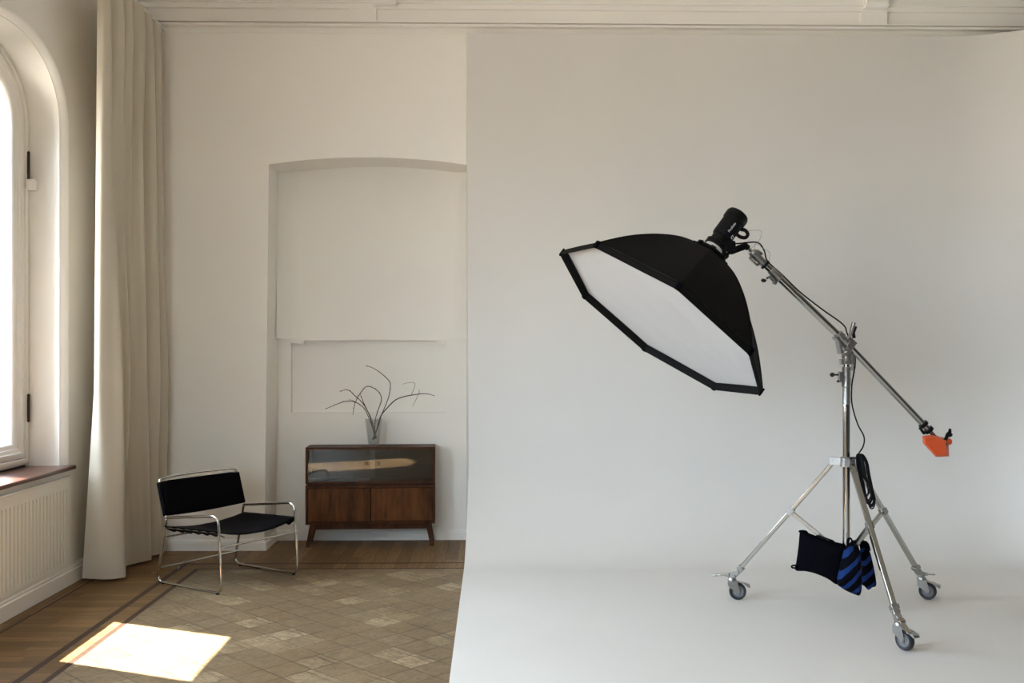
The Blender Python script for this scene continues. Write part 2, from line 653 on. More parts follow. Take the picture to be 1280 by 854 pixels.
# ---- ceiling with two beams
cl = MB()
cl.box(XL - 0.4, XR + 0.1, YB - 0.1, YW + 0.5, ZC, ZC + 0.1)
for xb in (-0.97, 2.866):
    cl.box(xb - 0.16, xb + 0.16, YB, YW, ZC - 0.18, ZC)
struct(cl.build('ceiling', M['trim'], bevel=0.01))

# ---- arched window outline (in the plane of the left wall)
WA, WB, WS = 0.70, 0.505, 2.905
def arch(yc, d, z0, n=28):
    """outline inset by d, from the near foot over the arch to the far foot"""
    a, b = WA - d, WB - d
    pts = [(yc - a, z0), (yc - a, WS * 0.5 + z0 * 0.5)]
    for k in range(n + 1):
        t = math.pi * k / n
        cx, sy = math.cos(t), math.sin(t)
        e = 2 / 2.15
        pts.append((yc - a * math.copysign(abs(cx) ** e, cx), WS + b * abs(sy) ** e))
    pts += [(yc + a, WS * 0.5 + z0 * 0.5), (yc + a, z0)]
    return pts

SILL = 0.757
wl = MB()
Z1 = ZC
edges = sorted(WINDOWS)
y_prev = YB
for yc in edges:
    y0, y1 = yc - WA, yc + WA
    wl.add([(XL, y_prev, 0), (XL, y0, 0), (XL, y0, Z1), (XL, y_prev, Z1)], [(0, 1, 2, 3)])
    wl.add([(XL, y0, 0), (XL, y1, 0), (XL, y1, SILL), (XL, y0, SILL)], [(0, 1, 2, 3)])
    ap = [p for p in arch(yc, 0, SILL) if p[1] >= WS - 1e-6]
    wl.grid([[(XL, y, z) for y, z in ap], [(XL, y, Z1) for y, z in ap]])
    # rounded arris, then the reveal
    prof = [(0, 0), (0.004, -0.0008), (0.013, -0.006), (0.028, -0.026), (0.033, -0.036), (0.0345, -0.042), (0.040, -0.0425), (0.040, -0.047), (0.0355, -0.048), (0.040, -0.18), (0.043, -0.315)]
    wl.grid([[(XL + dx, y, z) for y, z in arch(yc, d, SILL)] for d, dx in prof])
    y_prev = y1
wl.add([(XL, y_prev, 0), (XL, YW + 0.05, 0), (XL, YW + 0.05, Z1), (XL, y_prev, Z1)], [(0, 1, 2, 3)])
# outer skin so that light comes only through the openings
XO = XL - 0.315
y_prev = YB
for yc in edges:
    y0, y1 = yc - WA + 0.043, yc + WA - 0.043
    wl.add([(XO, y_prev, -0.1), (XO, y0, -0.1), (XO, y0, Z1), (XO, y_prev, Z1)], [(0, 1, 2, 3)])
    wl.add([(XO, y0, -0.1), (XO, y1, -0.1), (XO, y1, SILL - .02), (XO, y0, SILL - .02)], [(0, 1, 2, 3)])
    ap = [p for p in arch(yc, 0.043, SILL) if p[1] >= WS - 1e-6]
    wl.grid([[(XO, y, z) for y, z in ap], [(XO, y, Z1) for y, z in ap]])
    y_prev = y1
wl.add([(XO, y_prev, -0.1), (XO, YW + 0.6, -0.1), (XO, YW + 0.6, Z1), (XO, y_prev, Z1)], [(0, 1, 2, 3)])
struct(wl.build('wall_left', M['wall'], smooth=40, fix=False, loc=(XL, 0, 0)))

# ---- windows
def window(i, yc):
    g = MB()
    zf = 0.775
    def ring(prof):
        rows = []
        for d, x in prof:
            p = arch(yc, d, zf + d - 0.045)
            rows.append([(x, y, z) for y, z in p] )
        g.grid(rows, close_u=True)
    ring([(0.045, -2.99), (0.045, -2.945), (0.052, -2.94), (0.078, -2.94), (0.084, -2.945), (0.084, -2.99)])
    fr = g.build('window_%d' % i, M['gloss_white'], smooth=50, loc=(-2.96, yc, zf))
    struct(fr)
    g = MB()
    ring([(0.087, -2.99), (0.087, -2.95), (0.092, -2.945), (0.125, -2.945), (0.13, -2.955), (0.15, -2.957), (0.155, -2.965),
          (0.172, -2.967), (0.185, -2.985), (0.185, -3.01), (0.087, -3.01)])
    sash = g.build('window_sash', M['gloss_white'], fr, smooth=50)
    g = MB()
    out = arch(yc, 0.182, zf + 0.137)
    g.add([(-2.992, y, z) for y, z in out], [tuple(range(len(out)))])
    g.build('window_pane', M['pane'], sash, smooth=0)
    for zh in (2.663, 1.13):
        g = MB()
        yh = yc + WA - 0.072
        g.cyl((-2.932, yh, zh - 0.07), (-2.932, yh, zh + 0.07), 0.008, n=12)
        for zz in (-0.078, 0.078):
            g.lathe([(0.003, -0.012), (0.009, -0.006), (0.009, 0.004), (0.004, 0.012)], (-2.932, yh, zh + zz), n=12)
        g.box(-2.943, -2.936, yh - 0.004, yh + 0.024, zh - 0.06, zh + 0.06)
        g.build('hinge', M['dark_metal'], fr, bevel=0.001)
    return fr

for i, yc in enumerate(WINDOWS):
    window(i + 1, yc)

# sills
for i, yc in enumerate(WINDOWS):
    g = MB()
    g.prism([(-2.965, yc - WA + 0.045, 0.735), (-2.965, yc + WA - 0.045, 0.735), (-2.71, yc + WA - 0.01, 0.735),
             (-2.71, yc + WA + 0.012, 0.735), (-2.665, yc + WA + 0.012, 0.735), (-2.665, yc - WA - 0.05, 0.735),
             (-2.71, yc - WA - 0.05, 0.735), (-2.71, yc - WA + 0.01, 0.735)], (0, 0, 0.026))
    struct(g.build('trim_%d' % (i + 11), M['mahogany'], bevel=0.008, seg=3))
    # outside sill / masonry below the frame
    g = MB()
    g.box(-3.2, -2.966, yc - WA + 0.046, yc + WA - 0.046, 0.70, 0.772)
    struct(g.build('trim_%d' % (i + 21), M['outer_dark']))

# radiator cover with grooved front under the near-corner window
yc = WINDOWS[0]
def radiator_cover(yc):
    g = MB()
    y0, y1 = yc - WA + 0.03, yc + WA - 0.012
    xf, xb = XL + 0.016, XL + 0.002
    zb, zt = 0.125, 0.688
    s0, s1 = 0.16, 0.618
    pitch, gw = 0.0462, 0.016
    ys = []
    y = 6.374
    while y > y0 + 0.06:
        ys.append(y); y -= pitch
    ys = sorted(ys)
    g.box(xb, xf, y0, y1, zb, s0)
    g.box(xb, xf, y0, y1, s1, zt)
    prev = y0
    for y in ys:
        g.box(xb, xf, prev, y - gw / 2, s0, s1)
        prev = y + gw / 2
    g.box(xb, xf, prev, y1, s0, s1)
    g.box(XL + 0.0005, xb, y0, y1, zb, zt)
    o = g.build('radiator_cover', M['wall'], smooth=0)
    tag(o, 'painted radiator cover with vertical grooves set in the wall under the arched window', 'radiator cover')
    return o
radiator_cover(yc)
g = MB()
g.box(XL + 0.0, XL + 0.022, yc - WA, yc + WA - 0.012, 0.683, 0.694)
struct(g.build('trim_4', M['trim'], bevel=0.003))

# ---- outside, out of view: blind, pier and wing wall added to screen daylight
g = MB()
g.box(-3.125, -3.095, 4.97, 6.08, 2.275, 3.75)  # added blind: ends the sun patch and dims skylight from above
struct(g.build('trim_5', M['outer_dark']))
g = MB()
g.box(-3.62, -3.48, 6.19, 6.98, 0.0, 4.4)  # added pier: blocks sun past the far edge of the floor patch
struct(g.build('trim_6', M['outer_dark']))

g = MB()
g.box(-4.6, -3.03, 4.78, 4.96, 0.0, 4.2)  # added wing wall: keeps skylight off the far window jamb
struct(g.build('trim_31', M['outer_dark']))

# ---- back wall with an arched niche
NXL_T, NXL_B = -1.672, -1.706            # the niche's left edge leans a little
NXR = -0.184
NZ = 2.883
NC = -0.928
def nedge(z):
    return NXL_B + (NXL_T - NXL_B) * (z / NZ)
def nzarch(x):
    t = (x - NC) / 0.744
    return 2.883 + 0.056 * (1 - t * t)
b = MB()
b.add([(XL - 0.05, YW, 0), (NXL_B, YW, 0), (NXL_T, YW, NZ), (NXL_T, YW, ZC), (XL - 0.05, YW, ZC)], [(0, 1, 2, 3, 4)])
n = 24
xs = [NXL_T + (NXR - NXL_T) * k / n for k in range(n + 1)]
b.grid([[(x, YW, nzarch(x)) for x in xs], [(x, YW, ZC) for x in xs]])
b.add([(NXR, YW, 0), (XR, YW, 0), (XR, YW, ZC), (NXR, YW, ZC)], [(0, 1, 2, 3)])
YJ = YN - 0.10
b.grid([[(x, YW, nzarch(x)) for x in xs], [(x, YN, nzarch(x)) for x in xs]])      # soffit
LZ = 1.586
b.add([(NXL_B, YW, 0), (NXL_B, YN, 0), (NXL_T, YN, NZ), (NXL_T, YW, NZ)], [(0, 1, 2, 3)])
b.add([(NXR, YW, 0), (NXR, YN, 0), (NXR, YN, NZ), (NXR, YW, NZ)], [(0, 1, 2, 3)])
# lower back wall with a sunken panel
rx0, rx1, rz0, rz1, rd = -1.588, -0.372, 1.001, 1.572, 0.055
b.add([(NXL_B - .03, YN, 0), (NXR, YN, 0), (NXR, YN, rz0), (NXL_B - .03, YN, rz0)], [(0, 1, 2, 3)])
b.add([(NXL_B - .03, YN, rz0), (rx0, YN, rz0), (rx0, YN, LZ), (NXL_B - .03, YN, LZ)], [(0, 1, 2, 3)])
b.add([(rx1, YN, rz0), (NXR, YN, rz0), (NXR, YN, LZ), (rx1, YN, LZ)], [(0, 1, 2, 3)])
b.add([(rx0, YN + rd, rz0), (rx1, YN + rd, rz0), (rx1, YN + rd, rz1), (rx0, YN + rd, rz1)], [(0, 1, 2, 3)])
b.add([(rx0, YN, rz0), (rx1, YN, rz0), (rx1, YN + rd, rz0), (rx0, YN + rd, rz0)], [(0, 1, 2, 3)])
b.add([(rx0, YN, rz0), (rx0, YN + rd, rz0), (rx0, YN + rd, rz1), (rx0, YN, rz1)], [(0, 1, 2, 3)])
b.add([(rx1, YN, rz0), (rx1, YN + rd, rz0), (rx1, YN + rd, rz1), (rx1, YN, rz1)], [(0, 1, 2, 3)])
b.add([(rx0, YN, rz1), (rx1, YN, rz1), (rx1, YN + rd, rz1), (rx0, YN + rd, rz1)], [(0, 1, 2, 3)])
b.add([(rx0, YN, rz1), (rx1, YN, rz1), (rx1, YN, LZ), (rx0, YN, LZ)], [(0, 1, 2, 3)])
# upper back wall, its corners eased by splays
sxl, sxr = -1.545, -0.312
top = [x for x in xs if sxl < x < sxr]
tz = [(sxl, nzarch(sxl))] + [(x, nzarch(x)) for x in top] + [(sxr, nzarch(sxr))]
b.grid([[(x, YN, LZ) for x, z in tz], [(x, YN, z) for x, z in tz]])
k = 6
def splay(xa, xb_):
    r0, r1 = [], []
    for i in range(k + 1):
        t = i / k
        x = xa + (xb_ - xa) * t
        y = YJ + (YN - YJ) * math.sin(t * math.pi / 2) ** 0.9
        r0.append((x, y, LZ)); r1.append((x, y, nzarch(x)))
    b.grid([r0, r1])
    b.add(r0 + [(xa, YN, LZ)], [tuple(range(k + 2))])
splay(nedge(2.2), sxl)
splay(NXR, sxr)
# lintel and its end blocks over the panel
b.box(rx0 + 0.02, rx1 + 0.01, YN - 0.014, YN + 0.002, 1.572, 1.594)
b.box(rx0, rx0 + 0.10, YN - 0.012, YN + rd, 1.548, 1.573)
b.box(rx1 - 0.07, rx1, YN - 0.012, YN + rd, 1.535, 1.573)
struct(b.build('wall_back', M['wall'], smooth=30, fix=False, loc=(0, YW, 0)))

# ---- right and rear walls (outside the frame)
g = MB(); g.box(XR, XR + 0.1, YB, YN + 0.2, 0, ZC)
struct(g.build('wall_right', M['rear']))
g = MB()
WX0, WX1, WZ0, WZ1 = -2.5, -1.75, 1.1, 3.7  # opening added behind the camera as frontal fill for the back wall
g.box(XL - 0.4, WX0, YB - 0.1, YB, 0, ZC)
g.box(WX1, XR + 0.1, YB - 0.1, YB, 0, ZC)
g.box(WX0, WX1, YB - 0.1, YB, 0, WZ0)
g.box(WX0, WX1, YB - 0.1, YB, WZ1, ZC)
struct(g.build('wall_rear', M['rear']))
g = MB()
for x in (WX0, WX1 - 0.06):
    g.box(x, x + 0.06, YB - 0.08, YB - 0.03, WZ0, WZ1)
for z in (WZ0, 2.45, WZ1 - 0.06):
    g.box(WX0, WX1, YB - 0.08, YB - 0.03, z, z + 0.06)
rw = struct(g.build('window_4', M['gloss_white']))
g = MB()
g.add([(WX0, YB - 0.055, WZ0), (WX1, YB - 0.055, WZ0), (WX1, YB - 0.055, WZ1), (WX0, YB - 0.055, WZ1)], [(0, 1, 2, 3)])
g.build('window_pane', M['pane'], rw, smooth=0)
# closes the niche and the wall ends from outside
g = MB(); g.box(XL - 0.42, XR + 0.1, YN + 0.12, YN + 0.2, -0.05, ZC)
g.box(XL - 0.42, XL - 0.36, YW, YN + 0.2, -0.05, ZC)
struct(g.build('wall_outer', M['outer_dark']))

# ---- baseboards
def baseboard(name, pts, h=0.085, d=0.018):
    """pts: plan polyline along the wall; inward is to the right of the walking direction"""
    g = MB()
    prof = [(0, 0), (d, 0), (d, h * 0.70), (d * 0.75, h * 0.74), (d * 0.75, h * 0.84), (d * 0.45, h * 0.90), (d * 0.3, h), (0, h)]
    P = [V((x, y, 0)) for x, y in pts]
    rows = []
    for i, p in enumerate(P):
        dirs = []
        if i > 0: dirs.append((P[i] - P[i - 1]).normalized())
        if i < len(P) - 1: dirs.append((P[i + 1] - P[i]).normalized())
        ns = [V((q.y, -q.x, 0)) for q in dirs]
        nrm = ns[0] if len(ns) == 1 else (ns[0] + ns[1]) / (1 + ns[0].dot(ns[1]))
        rows.append([p + nrm * a + V((0, 0, c)) for a, c in prof])
    g.grid(rows, close_u=True)
    g.add(rows[0], [tuple(range(len(prof)))]); g.add(rows[-1], [tuple(range(len(prof)))])
    return struct(g.build(name, M['trim'], smooth=30))
baseboard('baseboard_left', [(XL, YB), (XL, YW)], 0.125, 0.022)
baseboard('baseboard_back', [(XL, YW), (NXL_B, YW), (NXL_B, YN), (-0.15, YN)], 0.082, 0.016)

# ---- cornice over the back wall
g = MB()
X0, X1 = XL, XR
def strip(z0, z1, d, x0=X0, x1=X1):
    g.box(x0, x1, YW - d, YW + 0.01, z0, z1)
strip(3.866, 3.884, 0.006)
strip(3.908, 3.921, 0.055)
strip(3.921, 3.936, 0.022)
strip(3.936, 3.948, 0.052)
strip(3.948, 4.050, 0.012)
strip(4.040, 4.052, 0.045)
PIL = [(-1.065, -0.874), (2.774, 2.957)]
strip(3.948, 4.040, 0.040, X0, X0 + 0.12)
for x0, x1 in PIL:
    strip(3.948, 4.044, 0.040, x0, x1)
for x0, x1 in ((X0 + 0.12, -1.065), (-0.874, 2.774), (2.957, X1)):
    for e0, e1 in ((x0, x0 + 0.006), (x1 - 0.006, x1)):
        strip(3.948, 4.044, 0.046, e0, e1)
strip(4.052, 4.075, 0.042)
strip(4.075, 4.090, 0.070)
rows = []
for i in range(9):
    t = i / 8 * math.pi / 2
    rows.append([(x, YW - 0.06 - 0.20 * (1 - math.cos(t)), 4.09 + 0.30 * math.sin(t)) for x in (X0, X1)])
rows.append([(x, YW - 0.28, 4.43) for x in (X0, X1)])
g.grid(rows)
struct(g.build('trim_7', M['trim'], smooth=30, fix=False))
for i, xc in enumerate((-0.80, 2.866)):      # scrolled brackets under the beams
    g = MB()
    w_ = 0.085
    prof = [(YW - 0.04, 4.055)]
    for a in range(0, 200, 20):
        prof.append((YW - 0.085 - 0.035 * math.sin(R(a)), 4.088 - 0.035 * math.cos(R(a))))
    prof += [(YW - 0.15, 4.13), (YW - 0.20, 4.18), (YW - 0.24, 4.24), (YW - 0.24, ZC - 0.12), (YW - 0.04, ZC - 0.12)]
    g.prism([(xc - w_, y, z) for y, z in prof], (2 * w_, 0, 0))
    g.cyl((xc - w_ - 0.008, YW - 0.085, 4.088), (xc + w_ + 0.008, YW - 0.085, 4.088), 0.02, n=16)
    struct(g.build('trim_%d' % (8 + i), M['trim'], smooth=40, bevel=0.004))
# same cornice along the left wall, simpler
g = MB()
g.box(XL, XL + 0.03, YB, YW, 3.91, 3.94)
g.box(XL, XL + 0.018, YB, YW, 3.94, 4.06)
g.box(XL, XL + 0.06, YB, YW, 4.06, 4.10)
struct(g.build('trim_10', M['trim'], bevel=0.004))

# ---- the white studio cove: wall, swept corner and floor sheet in one
CX0, CXC, CR, CV = -0.196, 3.42, 0.82, 0.66
CYW, CZT, FZ = 7.452, 3.856, 0.006
plan = [(CX0 + (CXC - CX0) * i / 10, CYW, 0.0, -1.0) for i in range(11)]
for i in range(1, 13):
    a = math.pi / 2 * i / 12
    plan.append((CXC + CR * math.sin(a), CYW - CR + CR * math.cos(a), -math.sin(a), -math.cos(a)))
for i in range(1, 6):
    plan.append((CXC + CR, CYW - CR - (CYW - CR - 5.2) * i / 5, -1.0, 0.0))
vprof = [(0.0, CZT), (0.0, 3.0), (0.0, 2.2), (0.0, 1.4), (0.0, CV + FZ)]
for i in range(1, 13):
    a = math.pi / 2 * i / 12
    vprof.append((CV * (1 - math.cos(a)), FZ + CV * (1 - math.sin(a))))
rows = []
for d, z in vprof:
    row = []
    for j, (x, y, nx, ny) in enumerate(plan):
        lean = 0.018 * (1 - min(1, max(0, z - 0.3) / 3.4)) if (j == 0 and z > 0.66) else (0.018 * max(0, (z - FZ)) / 0.66 if j == 0 else 0)
        row.append((x + nx * d + lean, y + ny * d, z))
    rows.append(row)
g = MB()
g.grid(rows)
last = rows[-1]
g.add(list(last) + [(CXC + CR - CV, -2.0, FZ), (CX0, -2.0, FZ)], [tuple(range(len(last) + 2))])
# thickness: top edge, left cheek and the floor sheet's edge
g.grid([[r for r in rows[0]], [(x - nx * 0.035, y - ny * 0.035, CZT) for x, y, nx, ny in plan]])
cheek = [r[0] for r in rows]
g.add(cheek + [(CX0, CYW + 0.045, 0.0), (CX0, CYW + 0.045, CZT)], [tuple(range(len(cheek) + 2))])
g.add([(CX0, CYW - CV, FZ), (CX0, -2.0, FZ), (CX0, -2.0, 0.0005), (CX0, CYW - CV, 0.0005)], [(0, 1, 2, 3)])
struct(g.build('wall_cove', M['cyc'], smooth=60, fix=False, loc=(CX0, CYW, 0)))

# ================================================================== CURTAIN
def px2(px, Y):
    """plan point on the sight line of picture column px at depth Y (used only to read the plan off the photograph)"""
    a = (px - 640) / F_PX
    s, c = math.sin(YAW), math.cos(YAW)
    dx, dy = s + a * c, c - a * s
    return V((dx / dy * Y, Y))
c_top = [(122, 6.30), (131, 6.27), (139, 6.33), (128, 6.40), (147, 6.44), (156, 6.50), (143, 6.58), (160, 6.62), (167, 6.70), (154, 6.78), (174, 6.84), (183, 6.94), (168, 7.02), (187, 7.06), (192, 7.14), (180, 7.22), (197, 7.26), (201, 7.34), (192, 7.40), (206, 7.46)]
c_mid = [(118, 6.40), (124, 6.37), (140, 6.42), (154, 6.47), (140, 6.58), (150, 6.64), (163, 6.68), (147, 6.80), (160, 6.84), (172, 6.88), (184, 6.96), (166, 7.06), (184, 7.08), (193, 7.12), (200, 7.20), (184, 7.28), (198, 7.32), (206, 7.36), (211, 7.42), (204, 7.46)]
c_bot = [(103, 6.52), (128, 6.48), (146, 6.50), (157, 6.57), (138, 6.70), (140, 6.78), (154, 6.84), (160, 6.90), (170, 6.96), (180, 7.02), (189, 7.10), (170, 7.18), (180, 7.20), (188, 7.22), (196, 7.26), (205, 7.32), (190, 7.38), (198, 7.40), (206, 7.42), (209, 7.45)]
cur = [[px2(*p) for p in c] for c in (c_top, c_mid, c_bot)]
ZT_, ZM_, ZB_ = 3.86, 1.25, 0.022
rows = []
NZR = 60
for i in range(NZR + 1):
    z = ZT_ + (ZB_ - ZT_) * i / NZR
    if z > ZM_:
        t = (ZT_ - z) / (ZT_ - ZM_)
        t = t * t * (3 - 2 * t) * 0.5 + t * 0.5
        A, B_ = cur[0], cur[1]
    else:
        t = (ZM_ - z) / (ZM_ - ZB_)
        A, B_ = cur[1], cur[2]
    pts = [V((*(p.lerp(q, t)), 0)) for p, q in zip(A, B_)]
    if z > 3.6:                                   # gathered tape at the top
        k = (z - 3.6) / 0.26
        cx = sum(p.x for p in pts) / len(pts)
        for p in pts:
            p.x += (-2.45 - p.x) * 0.25 * k
    sp = spline(pts, 6)
    rows.append([(p.x, p.y, z + (0.010 * noise.noise(V((p.y * 6, 0, 3))) if i == NZR else 0)) for p in sp])
g = MB()
g.grid(rows)
root = thing('curtain', 'long beige floor length curtain hanging in folds between arched window and back wall', 'curtain', (-2.5, 6.9, 0.02))
cp = g.build('curtain_panel', M['curtain'], root, smooth=180, solid=0.004)
md = cp.modifiers.new('split', 'EDGE_SPLIT')
md.split_angle = R(50)
# hooks: short tape loops along the heading
for i in range(11):
    g = MB()
    y = 6.34 + i * 0.108
    g.cyl((-2.45, y, 3.835), (-2.45, y, 3.870), 0.006, n=8)
    g.box(-2.458, -2.442, y - 0.006, y + 0.006, 3.866, 3.8735)
    g.build('curtain_glider', M['white_plastic'], root)
g = MB()
g.box(-2.462, -2.438, 2.0, 7.498, 3.874, 3.889)
g.box(-2.462, -2.438, 7.47, 7.503, 3.872, 3.905)
for y in (6.6, 5.0, 3.4):
    g.cyl((-2.45, y, 3.885), (-2.45, y, ZC), 0.006, n=8)
trk = g.build('curtain_track', M['white_plastic'], bevel=0.002)
tag(trk, 'thin white curtain rail below the ceiling at left, ending at the back wall', 'curtain rail')

# small white sensor on the reveal under the upper hinge
s_root = thing('window_sensor', 'small white box on the window reveal just below the upper hinge', 'sensor', (-2.915, 6.39, 2.505))
g = MB(); g.box(-2.945, -2.885, 6.352, 6.401, 2.505, 2.575)
g.build('sensor_case', M['white_plastic'], s_root, bevel=0.005)
g = MB(); g.box(-2.935, -2.895, 6.3455, 6.352, 2.515, 2.565)
g.build('front_cover', M['white_plastic'], s_root, bevel=0.002)

# ================================================================== LOUNGE CHAIR
cc = V((-1.707, 6.553, 0))
fd, sd = V((0.828, -0.561, 0)), V((0.561, 0.828, 0))
CH = Matrix(((fd.x, sd.x, 0, cc.x), (fd.y, sd.y, 0, cc.y), (0, 0, 1, 0), (0, 0, 0, 1)))   # local: x forward, y sideways
chair = thing('lounge_chair', 'low tubular steel lounge chair with black leather sling seat beside the curtain', 'chair', cc)
HW, TR = 0.32, 0.0085
for s in (-1, 1):
    y = HW * s
    g = MB(CH)
    loop = [(-0.236, y, 0.428), (-0.327, y, TR), (0.296, y, TR), (0.248, y, 0.478), (-0.236, y, 0.424)]
    # sled, front leg and arm rest in one bent tube
    pts = rounded([(-0.238, y, 0.42), (-0.327, y, TR + 0.002), (0.285, y, TR + 0.002), (0.250, y, 0.482), (-0.236, y, 0.426)], 0.062, 8)
    g.tube(pts, TR, 12)
    g.lathe([(0.0098, -0.008), (0.0098, 0.008)], (-0.237, y, 0.421), (0.2, 0, 1), 12)
    sf = g.build('side_frame', M['chair_chrome'], chair, smooth=60)
    for x in (-0.27, 0.245):
        g = MB(CH)
        g.cyl((x, y, 0.0003), (x, y, 0.006), 0.011, n=12)
        g.build('foot_glide', M['black_plastic'], sf)
g = MB(CH)      # back uprights joined by the bowed top rail
bt = [(-0.232, -HW, 0.41), (-0.307, -HW, 0.665)]
pts = rounded([(-0.234, -HW, 0.415), (-0.309, -HW, 0.672), (-0.325, -HW * 0.5, 0.678), (-0.331, 0, 0.680), (-0.325, HW * 0.5, 0.678), (-0.309, HW, 0.674), (-0.234, HW, 0.415)], 0.03, 6)
g.tube(pts, TR, 12)
g.build('back_frame', M['chair_chrome'], chair, smooth=60)
for p in ((-0.299, 0.10), (0.272, 0.29), (-0.256, 0.30)):
    g = MB(CH)
    g.cyl((p[0], -HW, p[1]), (p[0], HW, p[1]), 0.0065, n=12)
    g.build('stretcher', M['chair_chrome'], chair, smooth=60)
g = MB(CH)
g.cyl((-0.3035, -HW, 0.656), (-0.3035, HW, 0.656), 0.0055, n=12)
g.build('back_rail', M['chair_chrome'], chair, smooth=60)
# leather back: wraps round both uprights
g = MB(CH)
rows = []
for i in range(9):
    t = i / 8
    z = 0.440 + (0.646 - 0.440) * t
    x0 = -0.240 + (-0.305 + 0.240) * t
    row = []
    for j in range(21):
        u = -1 + 2 * j / 20
        sag = 0.016 * (1 - u ** 4) * (0.8 + 0.3 * math.sin(t * 3))
        row.append((x0 + 0.001 - sag, u * (HW + 0.011), z - 0.010 * (1 - u * u) * (1 - t) + 0.004 * (1 - u * u) * t))
    rows.append(row)
g.grid(rows)
back = g.build('backrest', M['black_leather'], chair, smooth=180, solid=0.027)
# leather seat: slung between the two frames, laced below
g = MB(CH)
rows = []
for i in range(15):
    t = i / 14
    x = -0.245 + 0.505 * t
    row = []
    for j in range(25):
        u = -1 + 2 * j / 24
        sag = 0.044 * (1 - abs(u) ** 2.2) * (0.75 + 0.35 * t)
        z = 0.372 + 0.012 * t - sag + 0.0025 * noise.noise(V((x * 14, u * 5, 0)))
        row.append((x, u * (HW + 0.010), z))
    rows.append(row)
g.grid(rows)
seat = g.build('seat', M['black_leather'], chair, smooth=180, solid=0.007)
for s in (-1, 1):                                # folded edge that carries the lacing
    g = MB(CH)
    rows = []
    for j in range(40):
        t = j / 39
        x = -0.243 + 0.50 * t
        dz = 0.016 + 0.006 * math.sin(t * 40)
        rows.append([(x, s * (HW + 0.010), 0.374 + 0.012 * t), (x, s * (HW - 0.004), 0.366 - dz * 0.6 + 0.012 * t), (x, s * (HW - 0.05), 0.352 - dz + 0.012 * t)])
    g.grid(rows)
    g.build('seat_flap', M['black_leather'], seat, smooth=180, solid=0.004)
for s in (-1, 1):
    g = MB(CH)
    g.cyl((-0.236, s * HW, 0.365), (0.258, s * HW, 0.377), 0.006, n=10)
    g.build('seat_rail', M['chair_chrome'], chair, smooth=60)

# ================================================================== SIDEBOARD
ang = R(2.6)
so = V((-1.418, 7.592, 0))
SB = Matrix.Translation(so) @ Matrix.Rotation(ang, 4, 'Z')     # local: x to the right, y to the wall
side = thing('sideboard', 'dark walnut sideboard with sliding glass doors above two wooden doors in the niche', 'sideboard', so + V((0.49, 0.12, 0)))
SW, SDp = 0.978, 0.245
th = 0.016
zt, zm1, zm0, zb = 0.757, 0.478, 0.468, 0.172
g = MB(SB)      # upper case
g.box(0, SW, 0, SDp, zt - th, zt)
g.box(0, SW, 0.004, SDp, zm1, zm1 + th)
g.box(0, th, 0.002, SDp, zm1 + th, zt - th)
g.box(SW - th, SW, 0.002, SDp, zm1 + th, zt - th)
up = g.build('upper_case', M['walnut'], side, bevel=0.0025)
g = MB(SB)
g.box(th, SW - th, SDp - 0.012, SDp - 0.002, zm1 + th, zt - th)
g.build('case_back', M['walnut_in'], up)
g = MB(SB)      # lower case
g.box(0, SW, 0.004, SDp, zm0 - 0.020, zm0)
g.box(0, SW, 0.0, SDp, zb, zb + 0.018)
g.box(0, th, 0.002, SDp, zb + 0.018, zm0 - 0.020)
g.box(SW - th, SW, 0.002, SDp, zb + 0.018, zm0 - 0.020)
g.box(th, SW - th, SDp - 0.012, SDp - 0.002, zb + 0.018, zm0 - 0.020)
low = g.build('lower_case', M['walnut'], side, bevel=0.003)
g = MB(SB); g.box(0.02, SW - 0.02, 0.02, SDp - 0.02, zm0 - 0.001, zm1 + 0.001)
g.build('joint_strip', M['walnut_in'], side)
# wooden doors
for x0, x1 in ((th + 0.003, SW / 2 - 0.002), (SW / 2 + 0.004, SW - th - 0.003)):
    g = MB(SB)
    g.box(x0, x1, 0.012, 0.028, zb + 0.021, zm0 - 0.023)
    g.build('door', M['walnut_door'], side, bevel=0.002)
g = MB(SB)      # keyhole escutcheon on the right hand door
g.lathe([(0.004, 0), (0.004, 0.003), (0.002, 0.004)], (SW - 0.03, 0.012, 0.205), (0, -1, 0), 12)
g.build('keyhole', M['dark_metal'], side)
# sliding panes
for x0, x1, y in ((th + 0.002, 0.522, 0.020), (0.484, SW - th - 0.002, 0.030)):
    g = MB(SB)
    g.box(x0, x1, y, y + 0.004, zm1 + th + 0.001, zt - th - 0.001)
    gd = g.build('glass_door', M['cab_glass'], side, smooth=0)
    gd['label'] = 'clear sliding glass door'
    g = MB(SB)
    xc = 0.458 if x0 < 0.3 else 0.552
    zc = 0.632
    for q in (-1, 1):
        pts = []
        for a in range(-60, 61, 20):
            pts.append((xc + q * 0.011 * math.cos(R(a)), y - 0.001, zc + 0.017 * math.sin(R(a))))
        g.tube(pts, 0.0042, 6)
    g.build('finger_pull', M['black_plastic'], gd)
